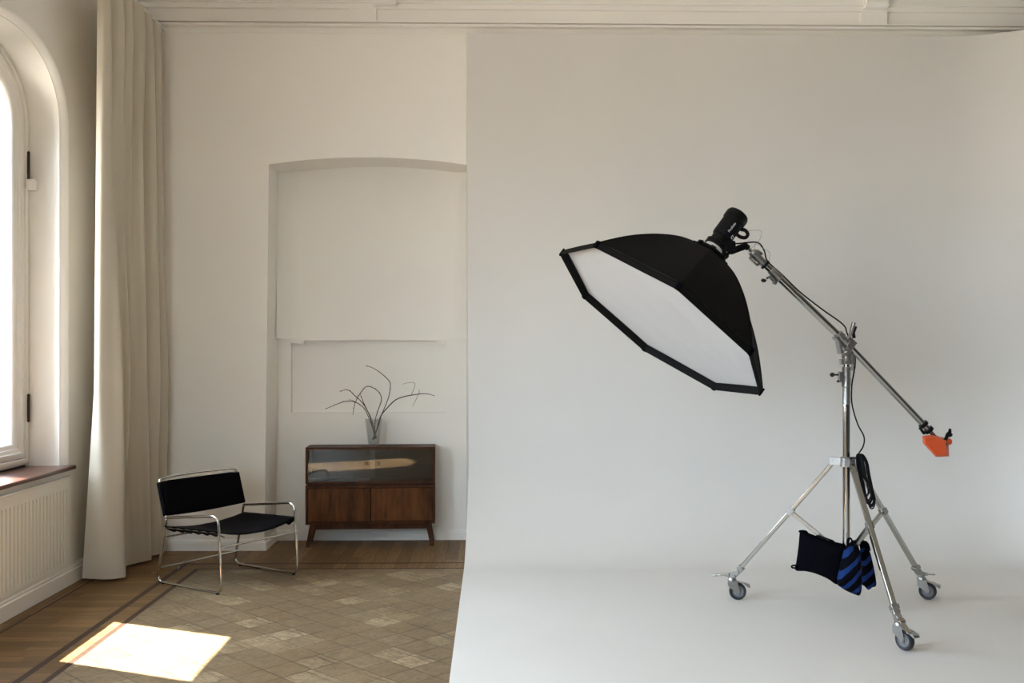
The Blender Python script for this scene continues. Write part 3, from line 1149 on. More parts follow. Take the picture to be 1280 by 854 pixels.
# base
g = MB(SB)
g.box(0.045, SW - 0.045, 0.030, 0.048, zb - 0.042, zb)
g.box(0.045, SW - 0.045, SDp - 0.05, SDp - 0.032, zb - 0.042, zb)
g.box(0.045, 0.063, 0.030, SDp - 0.032, zb - 0.042, zb)
g.box(SW - 0.063, SW - 0.045, 0.030, SDp - 0.032, zb - 0.042, zb)
g.build('apron', M['walnut'], side, bevel=0.002)
for sx_, yy, oy in ((0, 0.034, -0.014), (1, 0.034, -0.014), (0, SDp - 0.036, 0.014), (1, SDp - 0.036, 0.014)):
    g = MB(SB)
    x0 = 0.052 if sx_ == 0 else SW - 0.052
    dx = -0.040 if sx_ == 0 else 0.030
    a, c = 0.020, 0.012
    tp, bp = V((x0, yy, zb)), V((x0 + dx, yy + oy, 0))
    vs = [tp + V((i * a, j * a, 0)) for i, j in ((-1, -1), (1, -1), (1, 1), (-1, 1))] + [bp + V((i * c, j * c, 0)) for i, j in ((-1, -1), (1, -1), (1, 1), (-1, 1))]
    g.add(vs, [(0, 1, 2, 3), (7, 6, 5, 4), (0, 4, 5, 1), (1, 5, 6, 2), (2, 6, 7, 3), (3, 7, 4, 0)])
    g.build('leg', M['walnut'], side, bevel=0.002)

# ================================================================== VASE AND TWIGS
vb = V((-0.918, 7.735, 0.7572))
H_V, r0, r1 = 0.208, 0.043, 0.067
prof = [(0.004, 0.0), (r0 - 0.004, 0.0), (r0, 0.004)]
nr = 13
for i in range(nr):
    for s_ in (0.25, 0.75):
        t = (i + s_) / nr
        prof.append((r0 + (r1 - r0) * t + (0.0036 if s_ == 0.25 else -0.0016), 0.012 + (H_V - 0.016) * t))
prof += [(r1 + 0.001, H_V - 0.001), (r1 - 0.002, H_V), (r1 - 0.005, H_V - 0.002)]
prof += [(r0 - 0.004 + (r1 - r0 - 0.001) * 0.5, H_V * 0.5), (r0 - 0.005, 0.02), (r0 - 0.012, 0.014), (0.004, 0.014)]
g = MB()
g.lathe(prof, vb, (0, 0, 1), 40)
vase = g.build('vase', M['vase_glass'], smooth=60, loc=vb)
tag(vase, 'tapered ribbed clear glass vase holding bare twigs on the sideboard', 'vase')

def zp(x, y, dY=0.0):
    """zoomed picture reading -> point in the vase's plane (metres)"""
    px, py = 360 + x / 5.3333, 440 + y / 5.3333
    Y = vb.y + dY
    p = px2(px, Y)
    a = (px - 640) / F_PX
    D = p.x * math.sin(YAW) + Y * math.cos(YAW)
    return V((p.x, Y, 1.5 - (py - 437) / F_PX * D))

TW = [
    ('twig drooping furthest left from the glass vase', [(580, 575), (562, 500), (535, 430), (510, 380), (470, 345), (430, 330), (380, 330), (310, 355), (248, 382)], -0.03, [[(445, 335), (425, 322), (406, 318)]]),
    ('twig arching left whose tip ends second highest on the left of the vase', [(586, 580), (565, 500), (545, 430), (515, 368), (480, 322), (440, 287), (415, 262), (385, 252), (345, 265)], 0.03, []),
    ('twig looping up and over to the left with its tip hanging straight down', [(575, 585), (578, 500), (585, 440), (600, 390), (622, 325), (616, 285), (588, 252), (548, 232), (518, 234), (486, 270), (455, 322), (440, 370), (433, 420)], -0.05, []),
    ('tallest twig curving up and back to the left above the vase', [(570, 580), (600, 500), (622, 425), (655, 345), (675, 285), (682, 215), (660, 178), (610, 135), (560, 105), (515, 92)], 0.04, []),
    ('thick twig arching right from the vase with two side shoots', [(565, 585), (596, 500), (618, 430), (660, 375), (718, 320), (780, 297), (840, 286), (900, 279), (945, 283), (978, 295)], 0.0, [[(825, 288), (838, 250), (847, 215), (830, 203), (790, 208), (762, 216)], [(866, 283), (876, 262), (870, 249)], [(866, 283), (850, 325), (830, 365)]]),
    ('thin straight twig between the two left drooping twigs', [(590, 575), (572, 500), (548, 430), (522, 378), (498, 325), (482, 278)], 0.0, []),
]
for lab, pts, bend, shoots in TW:
    g = MB()
    n_ = len(pts)
    P3 = []
    for i, (x, y) in enumerate(pts):
        t = max(0.0, (i - 2) / (n_ - 3))
        P3.append(zp(x, y, (0.012 if bend >= 0 else -0.012) + bend * t * 2))
    rr = [0.0040 if 'thick' in lab else 0.0031] * 3 + [0.0030, 0.0017]
    line = spline(P3, 6)
    g.tube(line, rr, 7)
    for i in range(12, len(line) - 1, 5):            # buds
        d = V((random.uniform(-1, 1), random.uniform(-1, 1), random.uniform(-0.2, 1))).normalized()
        g.lathe([(0.0004, 0), (0.0026, 0.003), (0.0006, 0.009)], line[i], d, 6)
    t0 = thing('twig', 'bare ' + lab, 'twig', P3[0], 'bare twigs in the glass vase')
    g.build('stem', M['twig'], t0, smooth=180)
    for sh in shoots:
        base = min(line, key=lambda q: (q - zp(*sh[0], 0.012)).length)
        g = MB()
        Q = [zp(x, y, base.y - vb.y) for x, y in sh]
        Q[0] = base
        g.tube(spline(Q, 5), [0.002, 0.0011], 6)
        g.build('side_shoot', M['twig'], t0, smooth=180)

# ================================================================== BOOM STAND
BY = 5.62
sc0 = V((2.0, BY, 0))
stand = thing('light_stand', 'tall chrome wheeled stand with three braced legs carrying the boom arm', 'light stand', sc0)
g = MB()
g.cyl((2.0, BY, 0.335), (2.0, BY, 1.21), 0.0205, n=24)
col = g.build('column', M['chrome'], stand, smooth=40)
g = MB()
g.cyl((2.0, BY, 1.20), (2.0, BY, 1.46), 0.0165, n=24)
g.build('riser', M['chrome'], stand, smooth=40)
# locking sleeve between column and riser
g = MB()
g.lathe([(0.021, 0), (0.026, 0.003), (0.026, 0.05), (0.023, 0.055), (0.023, 0.095), (0.025, 0.1), (0.025, 0.115), (0.018, 0.118)], (2.0, BY, 1.285), (0, 0, 1), 24)
g.box(1.955, 1.985, BY - 0.014, BY + 0.014, 1.315, 1.375)
g.cyl((2.0, BY, 1.19), (2.0, BY, 1.29), 0.0215, n=24)
slv = g.build('locking_sleeve', M['alu'], stand, smooth=40, bevel=0.002)
g = MB()
g.cyl((1.958, BY, 1.357), (1.93, BY, 1.357), 0.005, n=10)
g.lathe([(0.006, 0), (0.012, 0.006), (0.013, 0.016), (0.008, 0.024)], (1.932, BY, 1.357), (-1, 0, 0), 12)
g.build('knob', M['dark_metal'], slv, bevel=0.001)
g = MB()
g.cyl((1.962, BY - 0.006, 1.32), (1.945, BY - 0.006, 1.32), 0.006, n=10)
g.build('stop_screw', M['dark_metal'], slv)
# top collar of the tripod
g = MB()
g.lathe([(0.022, -0.03), (0.034, -0.028), (0.036, 0.02), (0.030, 0.026), (0.022, 0.028)], (2.0, BY, 0.865), (0, 0, 1), 24)
ANG = [150.0, 30.0, -87.4]
for a in ANG:
    u = V((math.cos(R(a)), math.sin(R(a)), 0))
    s_ = V((-u.y, u.x, 0))
    for q in (-1, 1):
        p = V((2.0, BY, 0.866)) + u * 0.028 + s_ * q * 0.018
        g.beam(p, p + u * 0.062, 0.006, 0.042)
    p = V((2.0, BY, 0.866)) + u * 0.075
    g.cyl(p - s_ * 0.024, p + s_ * 0.024, 0.006, n=12)
g.build('leg_collar', M['alu'], stand, smooth=40, bevel=0.001)
g = MB()        # lower hub with the braces
g.lathe([(0.022, -0.03), (0.031, -0.026), (0.031, 0.018), (0.022, 0.022)], (2.0, BY, 0.36), (0, 0, 1), 24)
for a in ANG:
    u = V((math.cos(R(a)), math.sin(R(a)), 0))
    p = V((2.0, BY, 0.358)) + u * 0.026
    g.beam(p, p + u * 0.03, 0.03, 0.03)
g.build('brace_hub', M['alu'], stand, smooth=40, bevel=0.001)
legs = {}
for a in ANG:
    u = V((math.cos(R(a)), math.sin(R(a)), 0))
    s_ = V((-u.y, u.x, 0))
    top_, bot = sc0 + u * 0.068 + V((0, 0, 0.862)), sc0 + u * 0.607 + V((0, 0, 0.198))
    dirn = (bot - top_).normalized()
    g = MB()
    g.beam(top_, bot, 0.028, 0.024)
    leg = g.build('leg', M['steel_satin'], stand, smooth=40, bevel=0.004)
    legs[a] = (top_, bot)
    t = 0.455
    mid = top_.lerp(bot, t)
    hub = sc0 + u * 0.045 + V((0, 0, 0.358))
    g = MB()
    nrm = s_.cross(dirn)
    for q in (-1, 1):
        pp = mid + s_ * q * 0.017
        g.beam(pp - dirn * 0.02, pp + dirn * 0.02, 0.004, 0.034, up=nrm)
    g.cyl(mid - s_ * 0.022, mid + s_ * 0.022, 0.005, n=10)
    g.build('brace_joint', M['alu'], leg, bevel=0.001)
    g = MB()
    g.beam(mid, hub, 0.020, 0.022)
    g.build('brace', M['steel_satin'], stand, smooth=40, bevel=0.002)
    # knuckle, levelling lever and castor
    g = MB()
    g.beam(bot - dirn * 0.012, bot + dirn * 0.012, 0.042, 0.040, up=nrm)
    e = bot + dirn * 0.05
    g.beam(bot, e, 0.034, 0.030, up=nrm)
    stem = sc0 + u * 0.66 + V((0, 0, 0.142))
    g.beam(e, stem + V((0, 0, 0.008)), 0.034, 0.036)
    g.cyl(stem + V((0, 0, -0.012)), stem + V((0, 0, 0.024)), 0.017, n=16)
    g.cyl(bot + dirn * 0.02 - s_ * 0.024, bot + dirn * 0.02 + s_ * 0.024, 0.009, n=14)
    kn = g.build('knuckle', M['alu'], leg, smooth=40, bevel=0.003)
    g = MB()
    lv = stem + u * 0.012 + V((0, 0, 0.012))
    tip = stem + u * 0.115 + V((0, 0, -0.004 if a > -80 else -0.03))
    g.beam(lv, lv.lerp(tip, 0.25), 0.036, 0.020)
    g.beam(lv.lerp(tip, 0.2), tip, 0.024, 0.011)
    g.build('levelling_lever', M['steel_satin'], leg, smooth=40, bevel=0.003)
if True:
    trails = {150.0: V((1.0, -0.12, 0)), 30.0: V((0.86, -0.5, 0)), -87.4: V((0.50, -0.86, 0))}
    for a in ANG:
        u = V((math.cos(R(a)), math.sin(R(a)), 0))
        stem = sc0 + u * 0.66
        tr = trails[a].normalized()
        ax = V((-tr.y, tr.x, 0))
        wc = stem + tr * 0.034 + V((0, 0, 0.0505 + (FZ if True else 0)))
        g = MB()
        g.lathe([(0.010, 0.012), (0.022, 0.010), (0.026, 0.0), (0.026, -0.010), (0.018, -0.014)], stem + V((0, 0, 0.128)), (0, 0, 1), 24)
        for q in (-1, 1):
            o = ax * q * 0.021
            A = [stem - tr * 0.022, stem + tr * 0.026]
            poly = [stem - tr * 0.023 + o + V((0, 0, 0.122)), stem + tr * 0.028 + o + V((0, 0, 0.122)), wc + tr * 0.011 + o + V((0, 0, 0.012)),
                    wc + tr * 0.009 + o - V((0, 0, 0.009)), wc - tr * 0.006 + o - V((0, 0, 0.010)), wc - tr * 0.013 + o + V((0, 0, 0.0)), stem - tr * 0.022 + o + V((0, 0, 0.085))]
            g.prism([p - ax * 0.0015 for p in poly], ax * 0.003)
        g.beam(stem - tr * 0.02 + V((0, 0, 0.118)), stem + tr * 0.03 + V((0, 0, 0.118)), 0.044, 0.006)
        g.cyl(wc - ax * 0.026, wc + ax * 0.026, 0.006, n=12)
        cast = g.build('castor', M['alu'], stand, smooth=40, bevel=0.001)
        g = MB()        # brake pedal
        p0, p1 = stem + tr * 0.02 + V((0, 0, 0.118)), stem + tr * 0.104 + V((0, 0, 0.096))
        g.beam(p0, p1, 0.042, 0.005)
        g.beam(p0.lerp(p1, 0.55), p1 - V((0, 0, 0.012)), 0.044, 0.010)
        g.build('brake_pedal', M['alu'], cast, bevel=0.002)
        g = MB()
        g.lathe([(0.034, -0.014), (0.045, -0.016), (0.050, -0.010), (0.0505, 0), (0.050, 0.010), (0.045, 0.016), (0.034, 0.014), (0.034, -0.014)], wc, ax, 36, caps=False)
        g.build('tyre', M['grey_rubber'], cast, smooth=60)
        g = MB()
        g.lathe([(0.008, -0.016), (0.016, -0.015), (0.020, -0.009), (0.030, -0.009), (0.0345, -0.014), (0.0345, 0.014), (0.030, 0.009), (0.020, 0.009), (0.016, 0.015), (0.008, 0.016)], wc, ax, 30)
        g.build('wheel_hub', M['grey_plastic'], cast, smooth=40)
# black tape on the front leg
t0_, b0_ = legs[-87.4]
g = MB()
dd = (b0_ - t0_).normalized()
s_ = V((-math.sin(R(-87.4)), math.cos(R(-87.4)), 0))
pa, pb = t0_.lerp(b0_, 0.53), t0_.lerp(b0_, 0.76)
g.beam(pa - s_ * 0.0152, pb - s_ * 0.0152, 0.004, 0.014)
g.build('velcro_strip', M['black_rubber'], stand)

# pivot head on top of the riser: socket and swivel belong to the stand
g = MB()
g.lathe([(0.017, 0), (0.029, 0.002), (0.029, 0.022), (0.026, 0.026), (0.026, 0.060), (0.031, 0.064), (0.031, 0.078), (0.016, 0.080)], (2.0, BY, 1.415), (0, 0, 1), 24)
g.box(1.962, 1.99, BY - 0.016, BY + 0.016, 1.415, 1.445)
for z in (1.43, 1.468):
    g.cyl((1.985, BY - 0.036, z), (1.985, BY - 0.02, z), 0.009, n=12)
pts = [(1.963, BY - 0.02, 1.485), (1.963, BY + 0.02, 1.485)]
g.prism([(1.957, BY - 0.03, 1.475), (1.972, BY - 0.03, 1.475), (1.968, BY - 0.03, 1.53), (1.95, BY - 0.03, 1.56), (1.944, BY - 0.03, 1.55)], (0, 0.06, 0))
g.box(2.026, 2.046, BY - 0.012, BY + 0.012, 1.415, 1.475)
g.cyl((2.036, BY, 1.38), (2.036, BY, 1.425), 0.007, 0.009, n=12)
ph = g.build('swivel_socket', M['alu'], stand, smooth=40, bevel=0.003)

# ---- boom arm
fe, pv, re = V((1.463, BY, 2.051)), V((2.009, BY, 1.529)), V((2.462, BY, 1.052))
bd = (pv - fe).normalized()
bn = V((0, 1, 0)).cross(bd).normalized()
if bn.z < 0: bn = -bn
boom = thing('boom_arm', 'long slanting satin steel boom arm clamped on top of the wheeled stand', 'boom arm', pv)
f0 = fe + bd * 0.02
f1 = fe + bd * 0.19
g = MB(); g.cyl(f0, pv + bd * 0.03, 0.0195, n=24)
g.build('front_tube', M['steel_satin'], boom, smooth=40)
bd2 = (re - pv).normalized()
g = MB(); g.cyl(pv, re, 0.0185, n=24)
g.build('rear_tube', M['steel_satin'], boom, smooth=40)
# gripping clamp at the pivot
g = MB()
g.lathe([(0.020, 0), (0.029, 0.002), (0.029, 0.036), (0.024, 0.040), (0.024, 0.075), (0.029, 0.079), (0.029, 0.115), (0.020, 0.117)], pv - bd * 0.085, bd, 24)
for t in (-0.07, 0.015):
    c = pv + bd * t - bn * 0.022
    g.cyl(c - V((0, 0.034, 0)), c + V((0, 0.034, 0)), 0.011, n=14)
    g.beam(c - bd * 0.018, c + bd * 0.018, 0.05, 0.022, up=bn)
g.beam(pv - bd * 0.05 - bn * 0.028, pv + bd * 0.05 - bn * 0.028, 0.04, 0.012, up=bn)
g.beam(pv - bd * 0.03 + bn * 0.026, pv + bd * 0.03 + bn * 0.026, 0.045, 0.022, up=bn)
g.cyl(pv + V((0, -0.03, -0.012)), pv + V((0, 0.03, -0.012)), 0.016, n=16)
g.beam(pv + V((0.0, 0, -0.02)), pv + V((-0.01, 0, -0.055)), 0.03, 0.03, up=(1, 0, 0))
clamp = g.build('boom_clamp', M['alu'], boom, smooth=40, bevel=0.002)
g = MB()
lb = pv - bd * 0.02 + bn * 0.03
g.tube([lb, lb + V((0.006, -0.012, 0.03)), lb + V((0.022, -0.014, 0.088))], [0.010, 0.010, 0.012], 12)
g.build('clamp_lever', M['alu'], clamp, smooth=50)
g = MB()
g.tube([lb + V((0.032, 0.01, 0.0)), lb + V((0.030, 0.012, 0.03)), lb + V((0.042, 0.014, 0.066))], [0.010, 0.008, 0.009], 10)
g.build('clamp_handle', M['black_plastic'], clamp, smooth=50)
# front end: telescoping collar, clamp with T-handle, spigot
g = MB()
g.lathe([(0.012, 0), (0.021, 0.002), (0.024, 0.012), (0.024, 0.055), (0.0215, 0.060), (0.0215, 0.115), (0.0195, 0.118)], fe - bd * 0.005, bd, 20)
g.beam(fe + bd * 0.01 + bn * 0.024, fe + bd * 0.05 + bn * 0.03, 0.03, 0.012, up=bn)
g.beam(fe + bd * 0.012 - bn * 0.034, fe + bd * 0.075 - bn * 0.034, 0.020, 0.010, up=bn)
g.beam(fe + bd * 0.008 - bn * 0.028, fe + bd * 0.022 - bn * 0.028, 0.02, 0.016, up=bn)
g.beam(fe + bd * 0.066 - bn * 0.028, fe + bd * 0.08 - bn * 0.028, 0.02, 0.02, up=bn)
fc = g.build('front_collar', M['alu'], boom, smooth=40, bevel=0.002)
g = MB()
c = fe + bd * 0.175
g.lathe([(0.0195, 0), (0.0235, 0.002), (0.0235, 0.075), (0.0195, 0.078)], c - bd * 0.03, bd, 20)
g.beam(c - bd * 0.012 - bn * 0.030, c + bd * 0.05 - bn * 0.034, 0.022, 0.018, up=bn)
g.cyl(c + bd * 0.035 - bn * 0.04 - V((0, .016, 0)), c + bd * 0.035 - bn * 0.04 + V((0, .016, 0)), 0.007, n=12)
lc = g.build('locking_collar', M['alu'], boom, smooth=40, bevel=0.002)
g = MB()
g.cyl(c - bn * 0.02, c - bn * 0.052 - bd * 0.012, 0.005, n=10)
hh = c - bn * 0.056 - bd * 0.014
g.prism([hh + bd * -0.012 - bn * 0.008, hh + bd * 0.010 + bn * 0.002, hh + bd * 0.012 - bn * 0.016, hh + bd * 0.0 - bn * 0.026, hh - bd * 0.014 - bn * 0.022], (0, 0.012, 0))
g.build('wing_knob', M['dark_metal'], lc, bevel=0.002)
g = MB()
g.cyl(fe - bd * 0.055, fe + bd * 0.01, 0.0085, n=14)
g.build('spigot', M['chrome'], boom, smooth=40)
# black end cap rings at the counterweight end
g = MB()
for t in (0.012, -0.032):
    g.lathe([(0.019, -0.012), (0.027, -0.010), (0.028, 0.008), (0.019, 0.012)], re + bd2 * t, bd2, 18)
g.beam(re - bd2 * 0.035 - bd2.cross(V((0, 1, 0))) * 0.028, re + bd2 * 0.01 - bd2.cross(V((0, 1, 0))) * 0.034, 0.02, 0.012)
g.build('end_clamp', M['black_plastic'], boom, smooth=40, bevel=0.001)
g = MB(); g.cyl(re, re + bd2 * 0.125, 0.0115, n=14)
g.build('end_spigot', M['steel_satin'], boom, smooth=40)

# ---- orange counterweight
def wp(x, y, dY=0.0):
    px, py = 1080 + x / 8.5417, 490 + y / 8.54
    Y = BY + dY
    p = px2(px, Y)
    D = p.x * math.sin(YAW) + Y * math.cos(YAW)
    return V((p.x, Y, 1.5 - (py - 437) / F_PX * D))
cw = thing('counterweight', 'bright orange faceted counterweight hanging on the lower end of the boom', 'counterweight', wp(770, 690))
outer = [(622, 470), (700, 460), (790, 470), (850, 508), (905, 500), (905, 600), (910, 690), (765, 696), (700, 625), (630, 548)]
cen = (770, 580)
rowsw = []
for k_, dy in ((0.80, -0.062), (1.0, -0.040), (1.0, 0.040), (0.80, 0.062)):
    rowsw.append([wp(cen[0] + (x - cen[0]) * k_, cen[1] + (y - cen[1]) * k_, dy) for x, y in outer])
g = MB()
g.grid(rowsw, close_u=True)
g.add(rowsw[0], [tuple(range(len(outer)))]); g.add(rowsw[-1], [tuple(range(len(outer)))])
g.build('weight_body', M['orange'], cw, smooth=25, bevel=0.006, seg=3)
g = MB()
hub_ = wp(866, 524)
g.cyl(hub_ - V((0, 0.050, 0)), hub_ + V((0, 0.050, 0)), 0.019, n=24)
g.build('weight_socket', M['orange'], cw, smooth=40, bevel=0.002)
g = MB()
g.tube([wp(868, 515, -0.054), wp(878, 490, -0.048), wp(895, 455, -0.035), wp(915, 430, -0.03), wp(918, 392, -0.03)], [0.010, 0.009, 0.011, 0.010, 0.006], 10, smooth=4)
g.tube([wp(890, 480, -0.024), wp(925, 462, -0.03), wp(938, 448, -0.03)], [0.006, 0.009, 0.006], 10, smooth=3)
g.build('clamp_lever', M['black_plastic'], cw, smooth=60)
g = MB()
g.cyl(wp(885, 560, -0.065), wp(885, 560, -0.03), 0.008, n=12)
g.build('weight_bolt', M['dark_metal'], cw)

# ================================================================== SOFTBOX AND FLASH HEAD
sc_ = V((0.91123, 5.50, 1.64182))
cr, cdn, cf = V((math.cos(YAW), -math.sin(YAW), 0)), V((0, 0, -1)), V((math.sin(YAW), math.cos(YAW), 0))
def cv(x, y, z):
    return cr * x + cdn * y + cf * z
nA = V((-0.79897958, 0.15580357, 0.5808243))
nB = V((0.02707769, 0.9741955, -0.22407572))
nrm_f = nA.cross(nB).normalized()                    # the way the lamp faces
RS = 0.672
sb = thing('softbox', 'large black octagonal softbox with white diffuser tilted down on the boom', 'softbox', sc_)
def oct_(r, d, n_per=1, sink=0.0):
    """octagon ring of radius r, d metres behind the front rim"""
    pts = []
    for k in range(8):
        a0, a1 = math.pi / 4 * k, math.pi / 4 * (k + 1)
        p0 = nA * math.cos(a0) + nB * math.sin(a0)
        p1 = nA * math.cos(a1) + nB * math.sin(a1)
        for j in range(n_per):
            t = j / n_per
            q = p0.lerp(p1, t) * r
            q = q * (1 - sink * 4 * t * (1 - t))
            pts.append(sc_ + q - nrm_f * d)
    return pts
def prof_t(t):
    """rod curve from the rim (t=0) to the speed ring (t=1)"""
    P = [(RS * 0.992, 0.032), (0.590, 0.125), (0.500, 0.222), (0.385, 0.324), (0.25, 0.420), (0.10, 0.492)]
    s = t * (len(P) - 1)
    i = min(int(s), len(P) - 2)
    f = s - i
    p0 = P[i - 1] if i else (2 * P[0][0] - P[1][0], 2 * P[0][1] - P[1][1])
    p1, p2 = P[i], P[i + 1]
    p3 = P[i + 2] if i + 2 < len(P) else (2 * p2[0] - p1[0], 2 * p2[1] - p1[1])
    def cr_(a, b_, c_, d_):
        return 0.5 * (2 * b_ + (c_ - a) * f + (2 * a - 5 * b_ + 4 * c_ - d_) * f * f + (3 * b_ - a - 3 * c_ + d_) * f ** 3)
    return cr_(p0[0], p1[0], p2[0], p3[0]), cr_(p0[1], p1[1], p2[1], p3[1])
g = MB()
rows = [oct_(*prof_t(i / 20), 6, 0.035 * math.sin(math.pi * i / 20) ** 0.7) for i in range(21)]
g.grid(rows, close_u=True)
canopy = g.build('canopy', M['black_fabric'], sb, smooth=22, solid=0.003)
for k in range(8):
    a = math.pi / 4 * k
    e = nA * math.cos(a) + nB * math.sin(a)
    g = MB()
    pts = []
    for i in range(21):
        r, d = prof_t(i / 20)
        pts.append(sc_ + e * (r + 0.0015) - nrm_f * (d + 0.0015))
    g.tube(pts, 0.0032, 8)
    g.build('rib', M['black_fabric'], sb, smooth=60)
g = MB()      # front lip
lip = [oct_(RS * 0.992, 0.034, 1), oct_(RS, 0.028, 1), oct_(RS, 0.001, 1), oct_(RS - 0.004, 0.0, 1), oct_(RS - 0.016, 0.050, 1), oct_(RS - 0.02, 0.052, 1)]
g.grid(lip, close_u=True)
lipo = g.build('front_lip', M['black_fabric'], sb, smooth=20)
lipo['label'] = 'black cloth lip round the front'
for k in range(8):
    g = MB()
    a = math.pi / 4 * k
    e = nA * math.cos(a) + nB * math.sin(a)
    p = sc_ + e * (RS - 0.002) - nrm_f * 0.02
    g.beam(p - nrm_f * 0.022, p + nrm_f * 0.022, 0.028, 0.010, up=e)
    g.build('corner_tab', M['black_canvas'], lipo, bevel=0.003)
g = MB()      # diffuser, slightly wrinkled
rows = []
NR = 22
for i in range(NR + 1):
    r = (RS - 0.014) * (0.02 + 0.98 * i / NR)
    ring_ = oct_(r, 0.044, 8)
    row = []
    for p in ring_:
        q = p - sc_
        u_, v_ = q.dot(nA), q.dot(nB)
        wob = 0.007 * noise.noise(V((u_ * 3, v_ * 9 + u_ * 4, 1.7))) + 0.004 * noise.noise(V((u_ * 14 + v_ * 6, v_ * 4, 5)))
        sag_ = 0.012 * (1 - (r / RS) ** 2)
        row.append(p + nrm_f * ((wob + sag_ * 0.5) * (1 - (i / NR) ** 6)))
    rows.append(row)
g.grid(rows, close_u=True)
g.add(rows[0], [tuple(range(len(rows[0])))])
df = g.build('diffuser', M['diffuser'], sb, smooth=180)
df['label'] = 'white diffuser cloth'
# speed ring
ax = -nrm_f
rc = sc_ + ax * 0.492
g = MB()
g.lathe([(0.060, 0.0), (0.097, -0.004), (0.104, 0.004), (0.104, 0.018), (0.094, 0.024), (0.060, 0.024)], rc, ax, 40)
sr = g.build('speed_ring', M['black_plastic'], sb, smooth=40)
for k in range(8):
    g = MB()
    a = math.pi / 4 * k
    e = nA * math.cos(a) + nB * math.sin(a)
    g.lathe([(0.006, -0.016), (0.011, -0.012), (0.011, 0.012), (0.006, 0.016)], rc + e * 0.106 + ax * 0.014, e.cross(ax), 10)
    g.build('rod_socket', M['black_plastic'], sr, smooth=50)

# ---- flash head
fh0 = rc + ax * 0.0245
head = thing('flash_head', 'black cylindrical studio flash head behind the softbox at the boom tip', 'flash head', fh0)
g = MB()
g.lathe([(0.054, 0.0), (0.054, 0.036)], fh0, ax, 36)
cl_ = g.build('reflector_collar', M['frosted'], head, smooth=40)
cl_['label'] = 'white collar'
g = MB()
g.lathe([(0.045, 0.034), (0.063, 0.036), (0.064, 0.064), (0.058, 0.068), (0.051, 0.070), (0.051, 0.106), (0.058, 0.110), (0.061, 0.118),
         (0.061, 0.222), (0.066, 0.226), (0.067, 0.243), (0.067, 0.266), (0.061, 0.279), (0.047, 0.286), (0.001, 0.288)], fh0, ax, 40)
body = g.build('head_body', M['black_plastic'], head, smooth=35)
# direction that looks to the lower right of the picture, square to the axis
side_v = (cr * 0.80 + cdn * 0.60)
side_v = (side_v - ax * side_v.dot(ax)).normalized()
tow = ax.cross(side_v).normalized()
if tow.y > 0: tow = -tow
g = MB()
hc = fh0 + ax * 0.215 + side_v * 0.058
pts = [hc, hc + side_v * 0.025 + ax * 0.012, hc + side_v * 0.050 + ax * 0.004, hc + side_v * 0.052 - ax * 0.020, hc + side_v * 0.028 - ax * 0.036, hc - side_v * 0.003 - ax * 0.038]
g.tube(pts, 0.0105, 10, smooth=5)
g.build('handle', M['black_plastic'], head, smooth=60)
for q in (-0.5, 0.0, 0.5):       # grips on the neck
    g = MB()
    e = (tow * math.cos(q) + side_v * math.sin(q)).normalized()
    p = fh0 + ax * 0.072 + e * 0.049
    g.beam(p, p + ax * 0.026, 0.010, 0.003, up=e)
    g.build('neck_grip', M['grey_rubber'], head, bevel=0.001)
# tilt bracket from the body to the boom spigot
sp_end = fe - bd * 0.05
g = MB()
b0 = fh0 + ax * 0.115 + side_v * 0.050
b1 = fh0 + ax * 0.075 + side_v * 0.088
g.beam(b0, b1, 0.042, 0.058, up=ax)
g.beam(b1 - ax * 0.002, sp_end, 0.030, 0.036, up=ax)
g.cyl(sp_end - bd * 0.02, sp_end + bd * 0.024, 0.0165, n=16)
tb = g.build('tilt_bracket', M['black_plastic'], head, smooth=40, bevel=0.005)
g = MB()
kn0 = b1 - ax * 0.004
g.lathe([(0.010, 0.0), (0.023, 0.004), (0.024, 0.020), (0.019, 0.028), (0.002, 0.030)], kn0 - ax * 0.022 - side_v * 0.012, (-ax * 0.9 - side_v * 0.15), 18)
g.cyl(kn0, kn0 - ax * 0.03 - side_v * 0.008, 0.009, n=12)
g.build('tilt_knob', M['black_plastic'], tb, smooth=40)
g = MB()
g.cyl(sp_end - ax * 0.01, sp_end - ax * 0.03, 0.007, n=10)
g.build('spigot_screw', M['black_plastic'], tb, smooth=40)
# lettering on the barrel
tcu = bpy.data.curves.new('lettering', 'FONT')
tcu.body = 'Profoto'
tcu.size = 0.021
tcu.extrude = 0.0004
tcu.align_x = 'CENTER'
tcu.align_y = 'CENTER'
to = bpy.data.objects.new('lettering', tcu)
e = (tow * 0.99 + side_v * 0.13).normalized()
xdir = ax
zdir = e
ydir = zdir.cross(xdir).normalized()
pos = fh0 + ax * 0.168 + e * 0.0615
mw = Matrix(((xdir.x, ydir.x, zdir.x, pos.x), (xdir.y, ydir.y, zdir.y, pos.y), (xdir.z, ydir.z, zdir.z, pos.z), (0, 0, 0, 1)))
bpy.context.view_layer.update()
dg = bpy.context.evaluated_depsgraph_get()
COL.objects.link(to)
bpy.context.view_layer.update()
me = bpy.data.meshes.new_from_object(to.evaluated_get(bpy.context.evaluated_depsgraph_get()))
bpy.data.objects.remove(to)
me.transform(Matrix.Translation(-fh0) @ mw)
me.materials.clear()
me.materials.append(M['lettering'])
lt = bpy.data.objects.new('lettering', me)
COL.objects.link(lt)
lt.parent = body
g = MB()       # small square outline mark below the lettering
e2 = (tow * 0.70 + side_v * 0.71).normalized()
t2 = ax.cross(e2).normalized()
pm = fh0 + ax * 0.130 + e2 * 0.0615
hs_ = 0.008
